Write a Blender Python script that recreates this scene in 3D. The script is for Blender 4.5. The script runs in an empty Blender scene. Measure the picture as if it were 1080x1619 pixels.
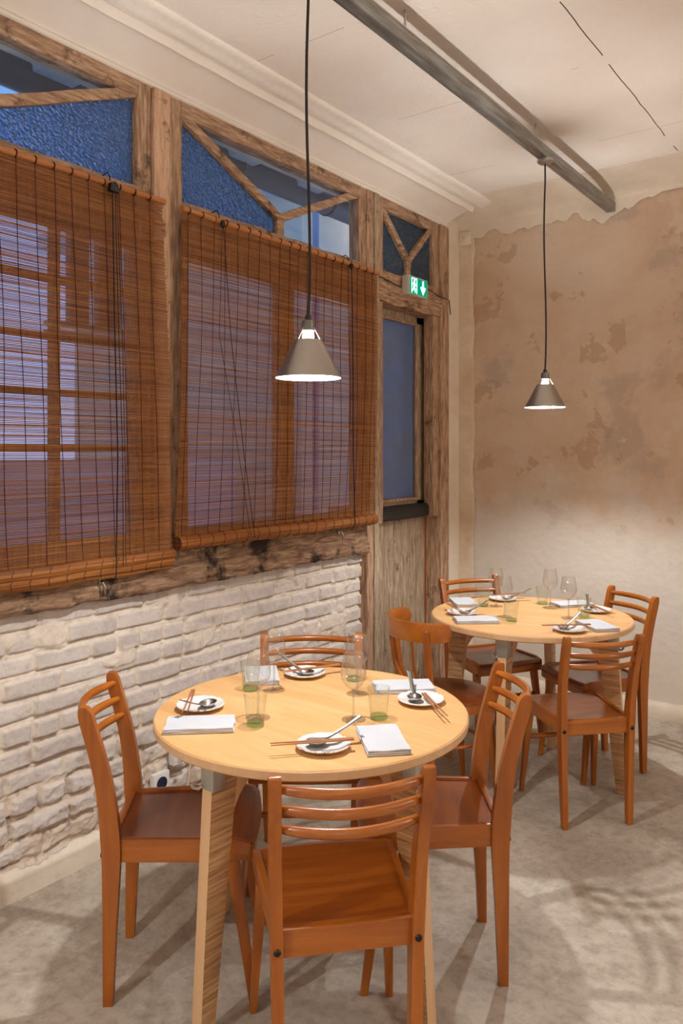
import bpy, bmesh, math, random
import numpy as np
from mathutils import Vector, Matrix
PI = math.pi
rng = random.Random(7)
C = bpy.context.scene.collection
sc = bpy.context.scene

# ------------------------------------------------------------------ camera, world, lights, exposure
cam_d = bpy.data.cameras.new('camera'); cam = bpy.data.objects.new('camera', cam_d); C.objects.link(cam)
cam_d.sensor_fit = 'VERTICAL'; cam_d.sensor_height = 36.0
cam_d.lens = 36.0 * 1250 / 1619
cam_d.shift_y = -(809.5 - 714) / 1619
cam_d.clip_start = 0.05
cam.location = (0, 0, 1.51)
cam.rotation_euler = (PI / 2, 0, math.atan2(907, 1250))
sc.camera = cam

sc.view_settings.view_transform = 'Standard'
sc.view_settings.look = 'None'
sc.view_settings.gamma = 1
sc.view_settings.use_curve_mapping = False
sc.view_settings.exposure = 0.0
sc.cycles.max_bounces = 10
sc.cycles.diffuse_bounces = 5
sc.cycles.transparent_max_bounces = 24
sc.cycles.transmission_bounces = 10
sc.cycles.sample_clamp_indirect = 3.0
sc.cycles.sample_clamp_direct = 0.0
sc.cycles.use_denoising = True
sc.cycles.caustics_reflective = False
sc.cycles.caustics_refractive = False

WORLD_COL = (0.13, 0.27, 0.66)
WORLD_STR = 1.5
world = bpy.data.worlds.new('dusk_sky'); sc.world = world; world.use_nodes = True
wn = world.node_tree.nodes; wl = world.node_tree.links
bgn = wn['Background']
tc = wn.new('ShaderNodeTexCoord'); sp = wn.new('ShaderNodeSeparateXYZ'); rp = wn.new('ShaderNodeValToRGB')
wl.new(tc.outputs['Generated'], sp.inputs[0]); wl.new(sp.outputs['Z'], rp.inputs['Fac'])
rp.color_ramp.elements[0].color = (0.42, 0.55, 0.92, 1); rp.color_ramp.elements[0].position = 0.0
rp.color_ramp.elements[1].color = (0.085, 0.26, 0.62, 1); rp.color_ramp.elements[1].position = 0.45
wl.new(rp.outputs['Color'], bgn.inputs['Color'])
bgn.inputs['Strength'].default_value = WORLD_STR

LAMP_W = 56.0
LAMP_COL = (1.0, 1.02, 1.04)
LAMP_R = 0.019
FILL_W = 38.0
FILL_GLOBE_W = 62.0

def light(name, kind, loc, energy, color, **kw):
    d = bpy.data.lights.new(name, kind); d.energy = energy; d.color = color
    for k, v in kw.items(): setattr(d, k, v)
    o = bpy.data.objects.new(name, d); C.objects.link(o); o.location = loc
    return o

# ------------------------------------------------------------------ material helpers
def nt(name):
    m = bpy.data.materials.new(name); m.use_nodes = True
    return m, m.node_tree.nodes, m.node_tree.links, m.node_tree.nodes['Principled BSDF']

def srgb(r, g, b):
    f = lambda c: (c / 255 / 12.92) if c / 255 <= 0.04045 else ((c / 255 + 0.055) / 1.055) ** 2.4
    return (f(r), f(g), f(b), 1)

def simple(name, col, rough=0.5, metal=0.0, **kw):
    m, n, l, b = nt(name)
    b.inputs['Base Color'].default_value = col
    b.inputs['Roughness'].default_value = rough
    b.inputs['Metallic'].default_value = metal
    tcn = n.new('ShaderNodeTexCoord'); nz = n.new('ShaderNodeTexNoise'); nz.inputs['Scale'].default_value = 35
    l.new(tcn.outputs['Object'], nz.inputs['Vector'])
    mr = n.new('ShaderNodeMapRange'); mr.inputs['To Min'].default_value = max(0.0, rough - 0.06); mr.inputs['To Max'].default_value = min(1.0, rough + 0.06)
    l.new(nz.outputs['Fac'], mr.inputs['Value']); l.new(mr.outputs['Result'], b.inputs['Roughness'])
    for k, v in kw.items(): b.inputs[k].default_value = v
    return m

def ramp(n, stops):
    r = n.new('ShaderNodeValToRGB'); els = r.color_ramp.elements
    while len(els) < len(stops): els.new(0.5)
    for e, (p, c) in zip(els, stops): e.position = p; e.color = c
    return r

def wood(name, stops, stretch='Z', scale=6.0, ratio=14.0, rough=0.4, coat=0.0, bump=0.08, dark=None, distort=0.6, coords='Object', detail=6.0):
    m, n, l, b = nt(name)
    t = n.new('ShaderNodeTexCoord'); mp = n.new('ShaderNodeMapping')
    s = {'X': (scale / ratio, scale, scale), 'Y': (scale, scale / ratio, scale), 'Z': (scale, scale, scale / ratio)}[stretch]
    mp.inputs['Scale'].default_value = [k * 3 for k in s]
    l.new(t.outputs[coords], mp.inputs['Vector'])
    oi = n.new('ShaderNodeObjectInfo'); ad = n.new('ShaderNodeVectorMath'); ad.operation = 'ADD'
    sclr = n.new('ShaderNodeVectorMath'); sclr.operation = 'SCALE'; sclr.inputs['Scale'].default_value = 17.0
    cb = n.new('ShaderNodeCombineXYZ')
    for q in range(3): l.new(oi.outputs['Random'], cb.inputs[q])
    l.new(cb.outputs[0], sclr.inputs[0]); l.new(mp.outputs['Vector'], ad.inputs[0]); l.new(sclr.outputs[0], ad.inputs[1])
    nz = n.new('ShaderNodeTexNoise'); nz.inputs['Scale'].default_value = 1.0; nz.inputs['Detail'].default_value = detail
    nz.inputs['Roughness'].default_value = 0.65; nz.inputs['Distortion'].default_value = distort
    l.new(ad.outputs[0], nz.inputs['Vector'])
    r = ramp(n, stops); l.new(nz.outputs['Fac'], r.inputs['Fac'])
    col = r.outputs['Color']
    if dark:
        n2 = n.new('ShaderNodeTexNoise'); n2.inputs['Scale'].default_value = dark[1]; n2.inputs['Detail'].default_value = 8; n2.inputs['Roughness'].default_value = 0.7
        l.new(t.outputs[coords], n2.inputs['Vector'])
        r2 = ramp(n, [(dark[2], (0, 0, 0, 1)), (dark[3], (1, 1, 1, 1))]); l.new(n2.outputs['Fac'], r2.inputs['Fac'])
        mx = n.new('ShaderNodeMix'); mx.data_type = 'RGBA'
        l.new(r2.outputs['Color'], mx.inputs['Factor']); l.new(col, mx.inputs['A']); mx.inputs['B'].default_value = dark[0]
        col = mx.outputs['Result']
    l.new(col, b.inputs['Base Color'])
    b.inputs['Roughness'].default_value = rough
    b.inputs['Coat Weight'].default_value = coat; b.inputs['Coat Roughness'].default_value = 0.18
    bp = n.new('ShaderNodeBump'); bp.inputs['Strength'].default_value = bump; bp.inputs['Distance'].default_value = 0.01
    l.new(nz.outputs['Fac'], bp.inputs['Height']); l.new(bp.outputs['Normal'], b.inputs['Normal'])
    return m

def plaster(name, stops, scale=1.2, rough=0.85, bump=0.25, bscale=30.0, second=None, detail=9.0):
    m, n, l, b = nt(name)
    t = n.new('ShaderNodeTexCoord')
    nz = n.new('ShaderNodeTexNoise'); nz.inputs['Scale'].default_value = scale; nz.inputs['Detail'].default_value = detail; nz.inputs['Roughness'].default_value = 0.62; nz.inputs['Distortion'].default_value = 0.3
    l.new(t.outputs['Object'], nz.inputs['Vector'])
    r = ramp(n, stops); l.new(nz.outputs['Fac'], r.inputs['Fac'])
    col = r.outputs['Color']
    if second:
        for (c2, s2, lo, hi, amt) in second:
            n2 = n.new('ShaderNodeTexNoise'); n2.inputs['Scale'].default_value = s2; n2.inputs['Detail'].default_value = 7; n2.inputs['Roughness'].default_value = 0.62; n2.inputs['Distortion'].default_value = 0.25
            of = n.new('ShaderNodeVectorMath'); of.operation = 'ADD'; of.inputs[1].default_value = (s2 * 3.1, s2, 7.7)
            l.new(t.outputs['Object'], of.inputs[0]); l.new(of.outputs[0], n2.inputs['Vector'])
            r2 = ramp(n, [(lo, (0, 0, 0, 1)), (hi, (amt, amt, amt, 1))]); l.new(n2.outputs['Fac'], r2.inputs['Fac'])
            mx = n.new('ShaderNodeMix'); mx.data_type = 'RGBA'
            l.new(r2.outputs['Color'], mx.inputs['Factor']); l.new(col, mx.inputs['A']); mx.inputs['B'].default_value = c2
            col = mx.outputs['Result']
    l.new(col, b.inputs['Base Color']); b.inputs['Roughness'].default_value = rough
    b.inputs['Specular IOR Level'].default_value = 0.25
    n3 = n.new('ShaderNodeTexNoise'); n3.inputs['Scale'].default_value = bscale; n3.inputs['Detail'].default_value = 6
    l.new(t.outputs['Object'], n3.inputs['Vector'])
    bp = n.new('ShaderNodeBump'); bp.inputs['Strength'].default_value = bump; bp.inputs['Distance'].default_value = 0.02
    l.new(n3.outputs['Fac'], bp.inputs['Height']); l.new(bp.outputs['Normal'], b.inputs['Normal'])
    return m

M = {}
# weathered joinery
OLD = [(0.28, srgb(100, 74, 54)), (0.44, srgb(156, 122, 94)), (0.58, srgb(190, 154, 124)), (0.74, srgb(220, 196, 168))]
M['old_z'] = wood('weathered_wood_upright', OLD, 'Z', 26, 9, 0.8, 0, 0.4, dark=(srgb(70, 44, 28), 7.0, 0.58, 0.70), distort=0.15, detail=10.0)
M['old_y'] = wood('weathered_wood_rail', OLD, 'Y', 26, 9, 0.8, 0, 0.4, dark=(srgb(70, 44, 28), 7.0, 0.56, 0.68), distort=0.15, detail=10.0)
M['post'] = wood('weathered_post_paint', [(0.3, srgb(176, 138, 108)), (0.5, srgb(208, 168, 136)), (0.75, srgb(228, 198, 168))], 'Z', 24, 8, 0.8, 0, 0.25, dark=(srgb(96, 66, 44), 9.0, 0.60, 0.68), distort=0.1, detail=10.0)
M['door'] = wood('stripped_door_wood', [(0.28, srgb(108, 88, 68)), (0.45, srgb(162, 138, 112)), (0.6, srgb(188, 166, 140)), (0.75, srgb(218, 204, 184))], 'Z', 26, 9, 0.85, 0, 0.4, dark=(srgb(92, 68, 46), 8.0, 0.58, 0.70), distort=0.15, detail=10.0)
M['sill'] = wood('rough_sill_timber', [(0.28, srgb(78, 54, 38)), (0.45, srgb(128, 96, 72)), (0.6, srgb(164, 132, 104)), (0.75, srgb(206, 180, 152))], 'Y', 16, 6, 0.9, 0, 0.7, dark=(srgb(40, 25, 18), 3.8, 0.51, 0.59), distort=0.5, detail=10.0)
# chair varnish
CH = [(0.30, srgb(134, 66, 8)), (0.5, srgb(160, 86, 16)), (0.7, srgb(180, 106, 34))]
M['chair_z'] = wood('orange_varnished_beech_upright', CH, 'Z', 5, 14, 0.36, 0.22, 0.03)
M['chair_x'] = wood('orange_varnished_beech_rail', CH, 'X', 5, 14, 0.34, 0.28, 0.03)
M['chair_y'] = wood('orange_varnished_beech_side', CH, 'Y', 5, 14, 0.36, 0.22, 0.03)
M['seat_light'] = wood('worn_orange_plywood', [(0.3, srgb(124, 58, 6)), (0.5, srgb(156, 80, 14)), (0.72, srgb(178, 104, 34))], 'X', 3, 8, 0.32, 0.35, 0.02, distort=1.5)
M['seat_dark'] = wood('dark_red_brown_plywood', [(0.3, srgb(100, 46, 14)), (0.5, srgb(124, 60, 22)), (0.72, srgb(146, 78, 34))], 'X', 3, 8, 0.30, 0.35, 0.02, distort=1.5)
M['bolt'] = simple('dark_bolt_metal', srgb(52, 44, 40), 0.4, 0.8)
# birch table
M['birch'] = wood('pale_birch_top', [(0.28, srgb(206, 154, 96)), (0.5, srgb(222, 172, 114)), (0.72, srgb(232, 188, 134))], 'X', 2.2, 7, 0.38, 0.15, 0.01, distort=2.2)
M['birch_edge'] = wood('pale_birch_edge', [(0.3, srgb(204, 160, 116)), (0.7, srgb(222, 182, 140))], 'Z', 4, 10, 0.45, 0.1, 0.01)
def ply():
    m, n, l, b = nt('laminated_end_grain')
    t = n.new('ShaderNodeTexCoord'); mp = n.new('ShaderNodeMapping'); mp.inputs['Rotation'].default_value = (0.0, 0.28, 0.0)
    mp.inputs['Scale'].default_value = (3, 3, 70)
    l.new(t.outputs['Object'], mp.inputs['Vector'])
    nz = n.new('ShaderNodeTexNoise'); nz.inputs['Scale'].default_value = 1.6; nz.inputs['Detail'].default_value = 5; nz.inputs['Roughness'].default_value = 0.7
    l.new(mp.outputs['Vector'], nz.inputs['Vector'])
    r = ramp(n, [(0.32, srgb(128, 88, 52)), (0.48, srgb(176, 132, 88)), (0.62, srgb(206, 164, 116))]); l.new(nz.outputs['Fac'], r.inputs['Fac'])
    l.new(r.outputs['Color'], b.inputs['Base Color']); b.inputs['Roughness'].default_value = 0.5
    return m
M['ply'] = ply()
# metals
M['steel'] = simple('brushed_steel', srgb(190, 188, 184), 0.25, 1.0)
M['galv'] = simple('galvanised_bracket', srgb(186, 184, 178), 0.42, 0.85)
M['shade'] = simple('satin_aluminium', srgb(180, 174, 166), 0.34, 1.0)
M['shade_in'] = simple('white_shade_lining', srgb(245, 240, 232), 0.6)
M['socket'] = simple('grey_lamp_socket', srgb(120, 116, 110), 0.5, 0.6)
M['black'] = simple('black_rubber', srgb(24, 22, 22), 0.5)
M['cord'] = simple('dark_brown_flex', srgb(44, 32, 26), 0.8)
M['white_plastic'] = simple('white_plastic', srgb(232, 228, 220), 0.4)
M['grey_plastic'] = simple('pale_grey_plastic', srgb(206, 196, 184), 0.5)
M['socket_blue'] = simple('dark_blue_socket_insert', srgb(24, 38, 66), 0.4)
M['cable_white'] = simple('cream_cable', srgb(222, 206, 184), 0.5)
def glow(name, col, strength):
    m = bpy.data.materials.new(name); m.use_nodes = True; n = m.node_tree.nodes; n.clear()
    e = n.new('ShaderNodeEmission'); e.inputs[0].default_value = col; e.inputs[1].default_value = strength
    o = n.new('ShaderNodeOutputMaterial'); m.node_tree.links.new(e.outputs[0], o.inputs[0]); return m
M['bulb'] = glow('lit_bulb_glass', (1.0, 0.86, 0.66, 1), 9.0)
M['opal'] = glow('fill_globe_glow', (1.0, 0.99, 0.98, 1), FILL_GLOBE_W)
M['exit_green'] = glow('lit_green_exit_panel', (0.0, 0.36, 0.17, 1), 1.0)
M['exit_white'] = glow('lit_exit_symbol', (0.62, 1.0, 0.86, 1), 3.2)

def galvrail():
    m, n, l, b = nt('galvanised_rail')
    t = n.new('ShaderNodeTexCoord'); mp = n.new('ShaderNodeMapping'); mp.inputs['Scale'].default_value = (14, 1.5, 14)
    l.new(t.outputs['Object'], mp.inputs['Vector'])
    nz = n.new('ShaderNodeTexNoise'); nz.inputs['Scale'].default_value = 3; nz.inputs['Detail'].default_value = 6; l.new(mp.outputs[0], nz.inputs['Vector'])
    r = ramp(n, [(0.3, srgb(112, 106, 98)), (0.5, srgb(140, 138, 132)), (0.72, srgb(172, 174, 170))]); l.new(nz.outputs['Fac'], r.inputs['Fac'])
    l.new(r.outputs['Color'], b.inputs['Base Color']); b.inputs['Metallic'].default_value = 0.75; b.inputs['Roughness'].default_value = 0.42
    return m
M['rail'] = galvrail()

# plasters
M['backwall'] = plaster('patched_bare_plaster', [(0.25, srgb(190, 160, 134)), (0.42, srgb(206, 176, 150)), (0.55, srgb(216, 190, 164)), (0.75, srgb(226, 206, 186))], 1.3, 0.85, 0.2, 22,
    second=[(srgb(216, 196, 174), 2.4, 0.53, 0.56, 0.5), (srgb(178, 142, 110), 3.6, 0.585, 0.60, 0.5), (srgb(170, 152, 138), 1.3, 0.57, 0.62, 0.45), (srgb(226, 212, 192), 6.0, 0.66, 0.675, 0.6), (srgb(96, 70, 52), 14.0, 0.735, 0.75, 0.7)])
M['whiteplaster'] = plaster('cream_white_plaster', [(0.3, srgb(222, 204, 182)), (0.55, srgb(234, 220, 200)), (0.8, srgb(242, 232, 216))], 3.0, 0.85, 0.18, 26)
M['plainwall'] = plaster('plain_warm_wall', [(0.3, srgb(226, 220, 212)), (0.7, srgb(238, 232, 226))], 2.0, 0.9, 0.1, 20)
M['cornice'] = plaster('painted_cornice', [(0.3, srgb(240, 228, 214)), (0.7, srgb(248, 238, 226))], 3.0, 0.8, 0.10, 40)
M['skirt'] = plaster('painted_cement_skirting', [(0.3, srgb(206, 190, 170)), (0.55, srgb(224, 210, 190)), (0.8, srgb(236, 224, 206))], 4.0, 0.7, 0.15, 30)

def limewash_lamp_pool(m):  # peeling whitewash low down, plus the lamp's pool of light put into the colour
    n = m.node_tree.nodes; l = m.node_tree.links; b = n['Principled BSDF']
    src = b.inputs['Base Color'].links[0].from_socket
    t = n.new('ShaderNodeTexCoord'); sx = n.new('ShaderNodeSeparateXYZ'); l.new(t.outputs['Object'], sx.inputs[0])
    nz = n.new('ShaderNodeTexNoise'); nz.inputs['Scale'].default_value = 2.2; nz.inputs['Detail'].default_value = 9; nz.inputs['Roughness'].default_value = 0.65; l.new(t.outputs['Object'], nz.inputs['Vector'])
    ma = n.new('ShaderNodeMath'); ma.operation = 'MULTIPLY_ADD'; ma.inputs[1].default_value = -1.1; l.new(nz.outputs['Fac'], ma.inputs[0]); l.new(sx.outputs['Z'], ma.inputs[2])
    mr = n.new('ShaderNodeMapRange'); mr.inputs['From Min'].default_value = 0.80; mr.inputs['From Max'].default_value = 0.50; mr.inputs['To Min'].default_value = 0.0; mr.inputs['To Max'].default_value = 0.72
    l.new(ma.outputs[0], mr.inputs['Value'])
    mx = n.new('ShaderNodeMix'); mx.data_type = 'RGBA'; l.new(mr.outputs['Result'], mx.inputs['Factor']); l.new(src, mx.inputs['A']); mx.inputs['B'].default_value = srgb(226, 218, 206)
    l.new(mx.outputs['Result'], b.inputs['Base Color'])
limewash_lamp_pool(M['backwall'])
M['colplaster'] = plaster('cream_corner_plaster', [(0.3, srgb(204, 178, 150)), (0.55, srgb(220, 198, 172)), (0.8, srgb(232, 216, 194))], 5.0, 0.85, 0.25, 26)

def floor_mat():
    m, n, l, b = nt('worn_concrete_screed')
    t = n.new('ShaderNodeTexCoord')
    def noise(s, d=8, rg=0.62, dist=0.0, off=0):
        mp = n.new('ShaderNodeMapping'); mp.inputs['Location'].default_value = (off, off * 1.7, 0); l.new(t.outputs['Object'], mp.inputs['Vector'])
        q = n.new('ShaderNodeTexNoise'); q.inputs['Scale'].default_value = s; q.inputs['Detail'].default_value = d; q.inputs['Roughness'].default_value = rg; q.inputs['Distortion'].default_value = dist
        l.new(mp.outputs[0], q.inputs['Vector']); return q
    a = noise(1.4, 10, 0.68, 0.4)
    r = ramp(n, [(0.30, srgb(138, 124, 108)), (0.45, srgb(166, 152, 136)), (0.56, srgb(184, 172, 156)), (0.72, srgb(206, 196, 180))]); l.new(a.outputs['Fac'], r.inputs['Fac'])
    c = noise(4.2, 12, 0.78, 0.15, 5.2)
    r2 = ramp(n, [(0.55, (0, 0, 0, 1)), (0.66, (0.5, 0.5, 0.5, 1))]); l.new(c.outputs['Fac'], r2.inputs['Fac'])
    mx = n.new('ShaderNodeMix'); mx.data_type = 'RGBA'; l.new(r2.outputs['Color'], mx.inputs['Factor']); l.new(r.outputs['Color'], mx.inputs['A']); mx.inputs['B'].default_value = srgb(222, 212, 196)
    d = noise(26, 6, 0.7, 0.0, 2.0)
    r3 = ramp(n, [(0.32, (0.72, 0.70, 0.68, 1)), (0.55, (1, 1, 1, 1))]); l.new(d.outputs['Fac'], r3.inputs['Fac'])
    mu = n.new('ShaderNodeMix'); mu.data_type = 'RGBA'; mu.blend_type = 'MULTIPLY'; mu.inputs['Factor'].default_value = 1.0
    l.new(mx.outputs['Result'], mu.inputs['A']); l.new(r3.outputs['Color'], mu.inputs['B'])
    l.new(mu.outputs['Result'], b.inputs['Base Color'])
    rr = n.new('ShaderNodeMapRange'); rr.inputs['To Min'].default_value = 0.42; rr.inputs['To Max'].default_value = 0.75; l.new(c.outputs['Fac'], rr.inputs['Value']); l.new(rr.outputs['Result'], b.inputs['Roughness'])
    bp = n.new('ShaderNodeBump'); bp.inputs['Strength'].default_value = 0.35; bp.inputs['Distance'].default_value = 0.01; l.new(d.outputs['Fac'], bp.inputs['Height']); l.new(bp.outputs['Normal'], b.inputs['Normal'])
    return m
M['floor'] = floor_mat()

def ceiling_mat():
    m, n, l, b = nt('textured_ceiling_paper')
    t = n.new('ShaderNodeTexCoord')
    nz = n.new('ShaderNodeTexNoise'); nz.inputs['Scale'].default_value = 1.6; nz.inputs['Detail'].default_value = 6; l.new(t.outputs['Object'], nz.inputs['Vector'])
    r = ramp(n, [(0.3, srgb(234, 220, 206)), (0.6, srgb(243, 232, 220)), (0.8, srgb(248, 239, 230))]); l.new(nz.outputs['Fac'], r.inputs['Fac'])
    col = r.outputs['Color']
    sx = n.new('ShaderNodeSeparateXYZ'); l.new(t.outputs['Object'], sx.inputs[0])
    wob = n.new('ShaderNodeTexNoise'); wob.inputs['Scale'].default_value = 6; l.new(t.outputs['Object'], wob.inputs['Vector'])
    def seam(axis, pos, w, colr, amt):
        nonlocal col
        s = n.new('ShaderNodeMath'); s.operation = 'ADD'; s.inputs[1].default_value = -pos; l.new(sx.outputs[axis], s.inputs[0])
        s2 = n.new('ShaderNodeMath'); s2.operation = 'MULTIPLY_ADD'; s2.inputs[1].default_value = 0.012; l.new(wob.outputs['Fac'], s2.inputs[0]); l.new(s.outputs[0], s2.inputs[2])
        ab = n.new('ShaderNodeMath'); ab.operation = 'ABSOLUTE'; l.new(s2.outputs[0], ab.inputs[0])
        lt = n.new('ShaderNodeMath'); lt.operation = 'LESS_THAN'; lt.inputs[1].default_value = w; l.new(ab.outputs[0], lt.inputs[0])
        g = n.new('ShaderNodeMath'); g.operation = 'GREATER_THAN'; g.inputs[1].default_value = 0.42 if axis == 'X' else 0.5
        br = n.new('ShaderNodeTexNoise'); br.inputs['Scale'].default_value = 2.6; l.new(t.outputs['Object'], br.inputs['Vector']); l.new(br.outputs['Fac'], g.inputs[0])
        ml = n.new('ShaderNodeMath'); ml.operation = 'MULTIPLY'; l.new(lt.outputs[0], ml.inputs[0]); l.new(g.outputs[0], ml.inputs[1])
        m3 = n.new('ShaderNodeMath'); m3.operation = 'MULTIPLY'; m3.inputs[1].default_value = amt; l.new(ml.outputs[0], m3.inputs[0])
        mx = n.new('ShaderNodeMix'); mx.data_type = 'RGBA'; l.new(m3.outputs[0], mx.inputs['Factor']); l.new(col, mx.inputs['A']); mx.inputs['B'].default_value = colr
        col = mx.outputs['Result']
    seam('X', -0.985, 0.0022, srgb(70, 54, 42), 1.0)
    for yy in (2.35, 3.15, 3.95): seam('Y', yy, 0.0016, srgb(120, 98, 80), 0.55)
    l.new(col, b.inputs['Base Color']); b.inputs['Roughness'].default_value = 0.85; b.inputs['Specular IOR Level'].default_value = 0.2
    n3 = n.new('ShaderNodeTexNoise'); n3.inputs['Scale'].default_value = 38; n3.inputs['Detail'].default_value = 3; n3.inputs['Distortion'].default_value = 0.8; l.new(t.outputs['Object'], n3.inputs['Vector'])
    bp = n.new('ShaderNodeBump'); bp.inputs['Strength'].default_value = 0.5; bp.inputs['Distance'].default_value = 0.012
    l.new(n3.outputs['Fac'], bp.inputs['Height']); l.new(bp.outputs['Normal'], b.inputs['Normal'])
    return m
M['ceiling'] = ceiling_mat()

def brick_mat():
    m, n, l, b = nt('whitewashed_brick')
    at = n.new('ShaderNodeVertexColor'); at.layer_name = 'brick'
    t = n.new('ShaderNodeTexCoord')
    nz = n.new('ShaderNodeTexNoise'); nz.inputs['Scale'].default_value = 16; nz.inputs['Detail'].default_value = 8; nz.inputs['Roughness'].default_value = 0.7; l.new(t.outputs['Object'], nz.inputs['Vector'])
    r = ramp(n, [(0.28, (0.80, 0.78, 0.76, 1)), (0.5, (0.98, 0.97, 0.96, 1)), (0.7, (1.06, 1.05, 1.04, 1))]); l.new(nz.outputs['Fac'], r.inputs['Fac'])
    mu = n.new('ShaderNodeMix'); mu.data_type = 'RGBA'; mu.blend_type = 'MULTIPLY'; mu.inputs['Factor'].default_value = 1
    l.new(at.outputs['Color'], mu.inputs['A']); l.new(r.outputs['Color'], mu.inputs['B']); l.new(mu.outputs['Result'], b.inputs['Base Color'])
    b.inputs['Roughness'].default_value = 0.9; b.inputs['Specular IOR Level'].default_value = 0.2
    n3 = n.new('ShaderNodeTexNoise'); n3.inputs['Scale'].default_value = 70; n3.inputs['Detail'].default_value = 6; l.new(t.outputs['Object'], n3.inputs['Vector'])
    bp = n.new('ShaderNodeBump'); bp.inputs['Strength'].default_value = 0.4; bp.inputs['Distance'].default_value = 0.008; l.new(n3.outputs['Fac'], bp.inputs['Height']); l.new(bp.outputs['Normal'], b.inputs['Normal'])
    return m
M['brick'] = brick_mat()

# glass
def clear_glass(name, tint, ior=1.45, rough=0.02, add=0.04):
    m = bpy.data.materials.new(name); m.use_nodes = True; n = m.node_tree.nodes; l = m.node_tree.links; n.clear()
    tr = n.new('ShaderNodeBsdfTransparent'); tr.inputs[0].default_value = tint
    gl = n.new('ShaderNodeBsdfGlossy'); gl.inputs['Roughness'].default_value = rough
    lw = n.new('ShaderNodeLayerWeight'); lw.inputs['Blend'].default_value = 0.5
    pw = n.new('ShaderNodeMath'); pw.operation = 'POWER'; pw.inputs[1].default_value = 4.0; l.new(lw.outputs['Facing'], pw.inputs[0])
    ma = n.new('ShaderNodeMath'); ma.operation = 'MULTIPLY_ADD'; ma.inputs[1].default_value = 0.6; ma.inputs[2].default_value = add; l.new(pw.outputs[0], ma.inputs[0])
    nz = n.new('ShaderNodeTexNoise'); nz.inputs['Scale'].default_value = 8; bp = n.new('ShaderNodeBump'); bp.inputs['Strength'].default_value = 0.02
    l.new(nz.outputs['Fac'], bp.inputs['Height']); l.new(bp.outputs['Normal'], gl.inputs['Normal'])
    mx = n.new('ShaderNodeMixShader'); l.new(ma.outputs[0], mx.inputs[0]); l.new(tr.outputs[0], mx.inputs[1]); l.new(gl.outputs[0], mx.inputs[2])
    o = n.new('ShaderNodeOutputMaterial'); l.new(mx.outputs[0], o.inputs[0]); return m
M['wine'] = clear_glass('thin_wine_glass', (0.985, 0.985, 0.982, 1), rough=0.04, add=0.075)
M['tumbler'] = clear_glass('thin_greenish_glass', (0.972, 0.986, 0.965, 1), rough=0.04, add=0.065)
M['pane'] = clear_glass('clear_window_pane', (0.95, 0.97, 0.97, 1), 1.45)
def solid_glass(name, col, rough=0.0):
    m, n, l, b = nt(name); b.inputs['Base Color'].default_value = col; b.inputs['Transmission Weight'].default_value = 1; b.inputs['Roughness'].default_value = rough; b.inputs['IOR'].default_value = 1.5
    nz = n.new('ShaderNodeTexNoise'); nz.inputs['Scale'].default_value = 20; bp = n.new('ShaderNodeBump'); bp.inputs['Strength'].default_value = 0.02
    l.new(nz.outputs['Fac'], bp.inputs['Height']); l.new(bp.outputs['Normal'], b.inputs['Normal'])
    return m
M['stem'] = clear_glass('clear_glass_stem', (0.90, 0.90, 0.90, 1), rough=0.06, add=0.16)
M['green_base'] = clear_glass('green_glass_base', (0.76, 0.91, 0.72, 1), rough=0.10, add=0.12)
def frosted(name, tint, diff, dcol, hammered=True):
    m = bpy.data.materials.new(name); m.use_nodes = True; n = m.node_tree.nodes; l = m.node_tree.links; n.clear()
    t = n.new('ShaderNodeTexCoord')
    tl = n.new('ShaderNodeBsdfTranslucent'); tl.inputs[0].default_value = tint
    rf = n.new('ShaderNodeBsdfRefraction'); rf.inputs['Color'].default_value = tint; rf.inputs['Roughness'].default_value = 0.28; rf.inputs['IOR'].default_value = 1.2
    df = n.new('ShaderNodeBsdfDiffuse'); df.inputs[0].default_value = dcol
    gl = n.new('ShaderNodeBsdfGlossy'); gl.inputs['Roughness'].default_value = 0.25
    m1 = n.new('ShaderNodeMixShader'); m1.inputs[0].default_value = 0.7; l.new(tl.outputs[0], m1.inputs[1]); l.new(rf.outputs[0], m1.inputs[2])
    m2 = n.new('ShaderNodeMixShader'); l.new(m1.outputs[0], m2.inputs[1]); l.new(df.outputs[0], m2.inputs[2])
    nz = n.new('ShaderNodeTexNoise'); nz.inputs['Scale'].default_value = 5; nz.inputs['Detail'].default_value = 6; l.new(t.outputs['Object'], nz.inputs['Vector'])
    mr = n.new('ShaderNodeMapRange'); mr.inputs['From Min'].default_value = 0.3; mr.inputs['From Max'].default_value = 0.7; mr.inputs['To Min'].default_value = diff * 0.75; mr.inputs['To Max'].default_value = diff * 1.3
    l.new(nz.outputs['Fac'], mr.inputs['Value']); l.new(mr.outputs['Result'], m2.inputs[0])
    m3 = n.new('ShaderNodeMixShader'); m3.inputs[0].default_value = 0.05; l.new(m2.outputs[0], m3.inputs[1]); l.new(gl.outputs[0], m3.inputs[2])
    if hammered:
        mp = n.new('ShaderNodeMapping'); mp.inputs['Scale'].default_value = (75, 75, 100); l.new(t.outputs['Object'], mp.inputs['Vector'])
        v = n.new('ShaderNodeTexVoronoi'); v.feature = 'SMOOTH_F1'; v.inputs['Scale'].default_value = 1; l.new(mp.outputs[0], v.inputs['Vector'])
        bp = n.new('ShaderNodeBump'); bp.inputs['Strength'].default_value = 1.0; bp.inputs['Distance'].default_value = 0.05
        l.new(v.outputs['Distance'], bp.inputs['Height'])
        for x in (tl, rf, df, gl): l.new(bp.outputs['Normal'], x.inputs['Normal'])
    o = n.new('ShaderNodeOutputMaterial'); l.new(m3.outputs[0], o.inputs[0]); return m
M['hammered'] = frosted('hammered_frosted_glass', (0.75, 0.85, 1, 1), 0.22, srgb(150, 170, 200))
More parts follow.
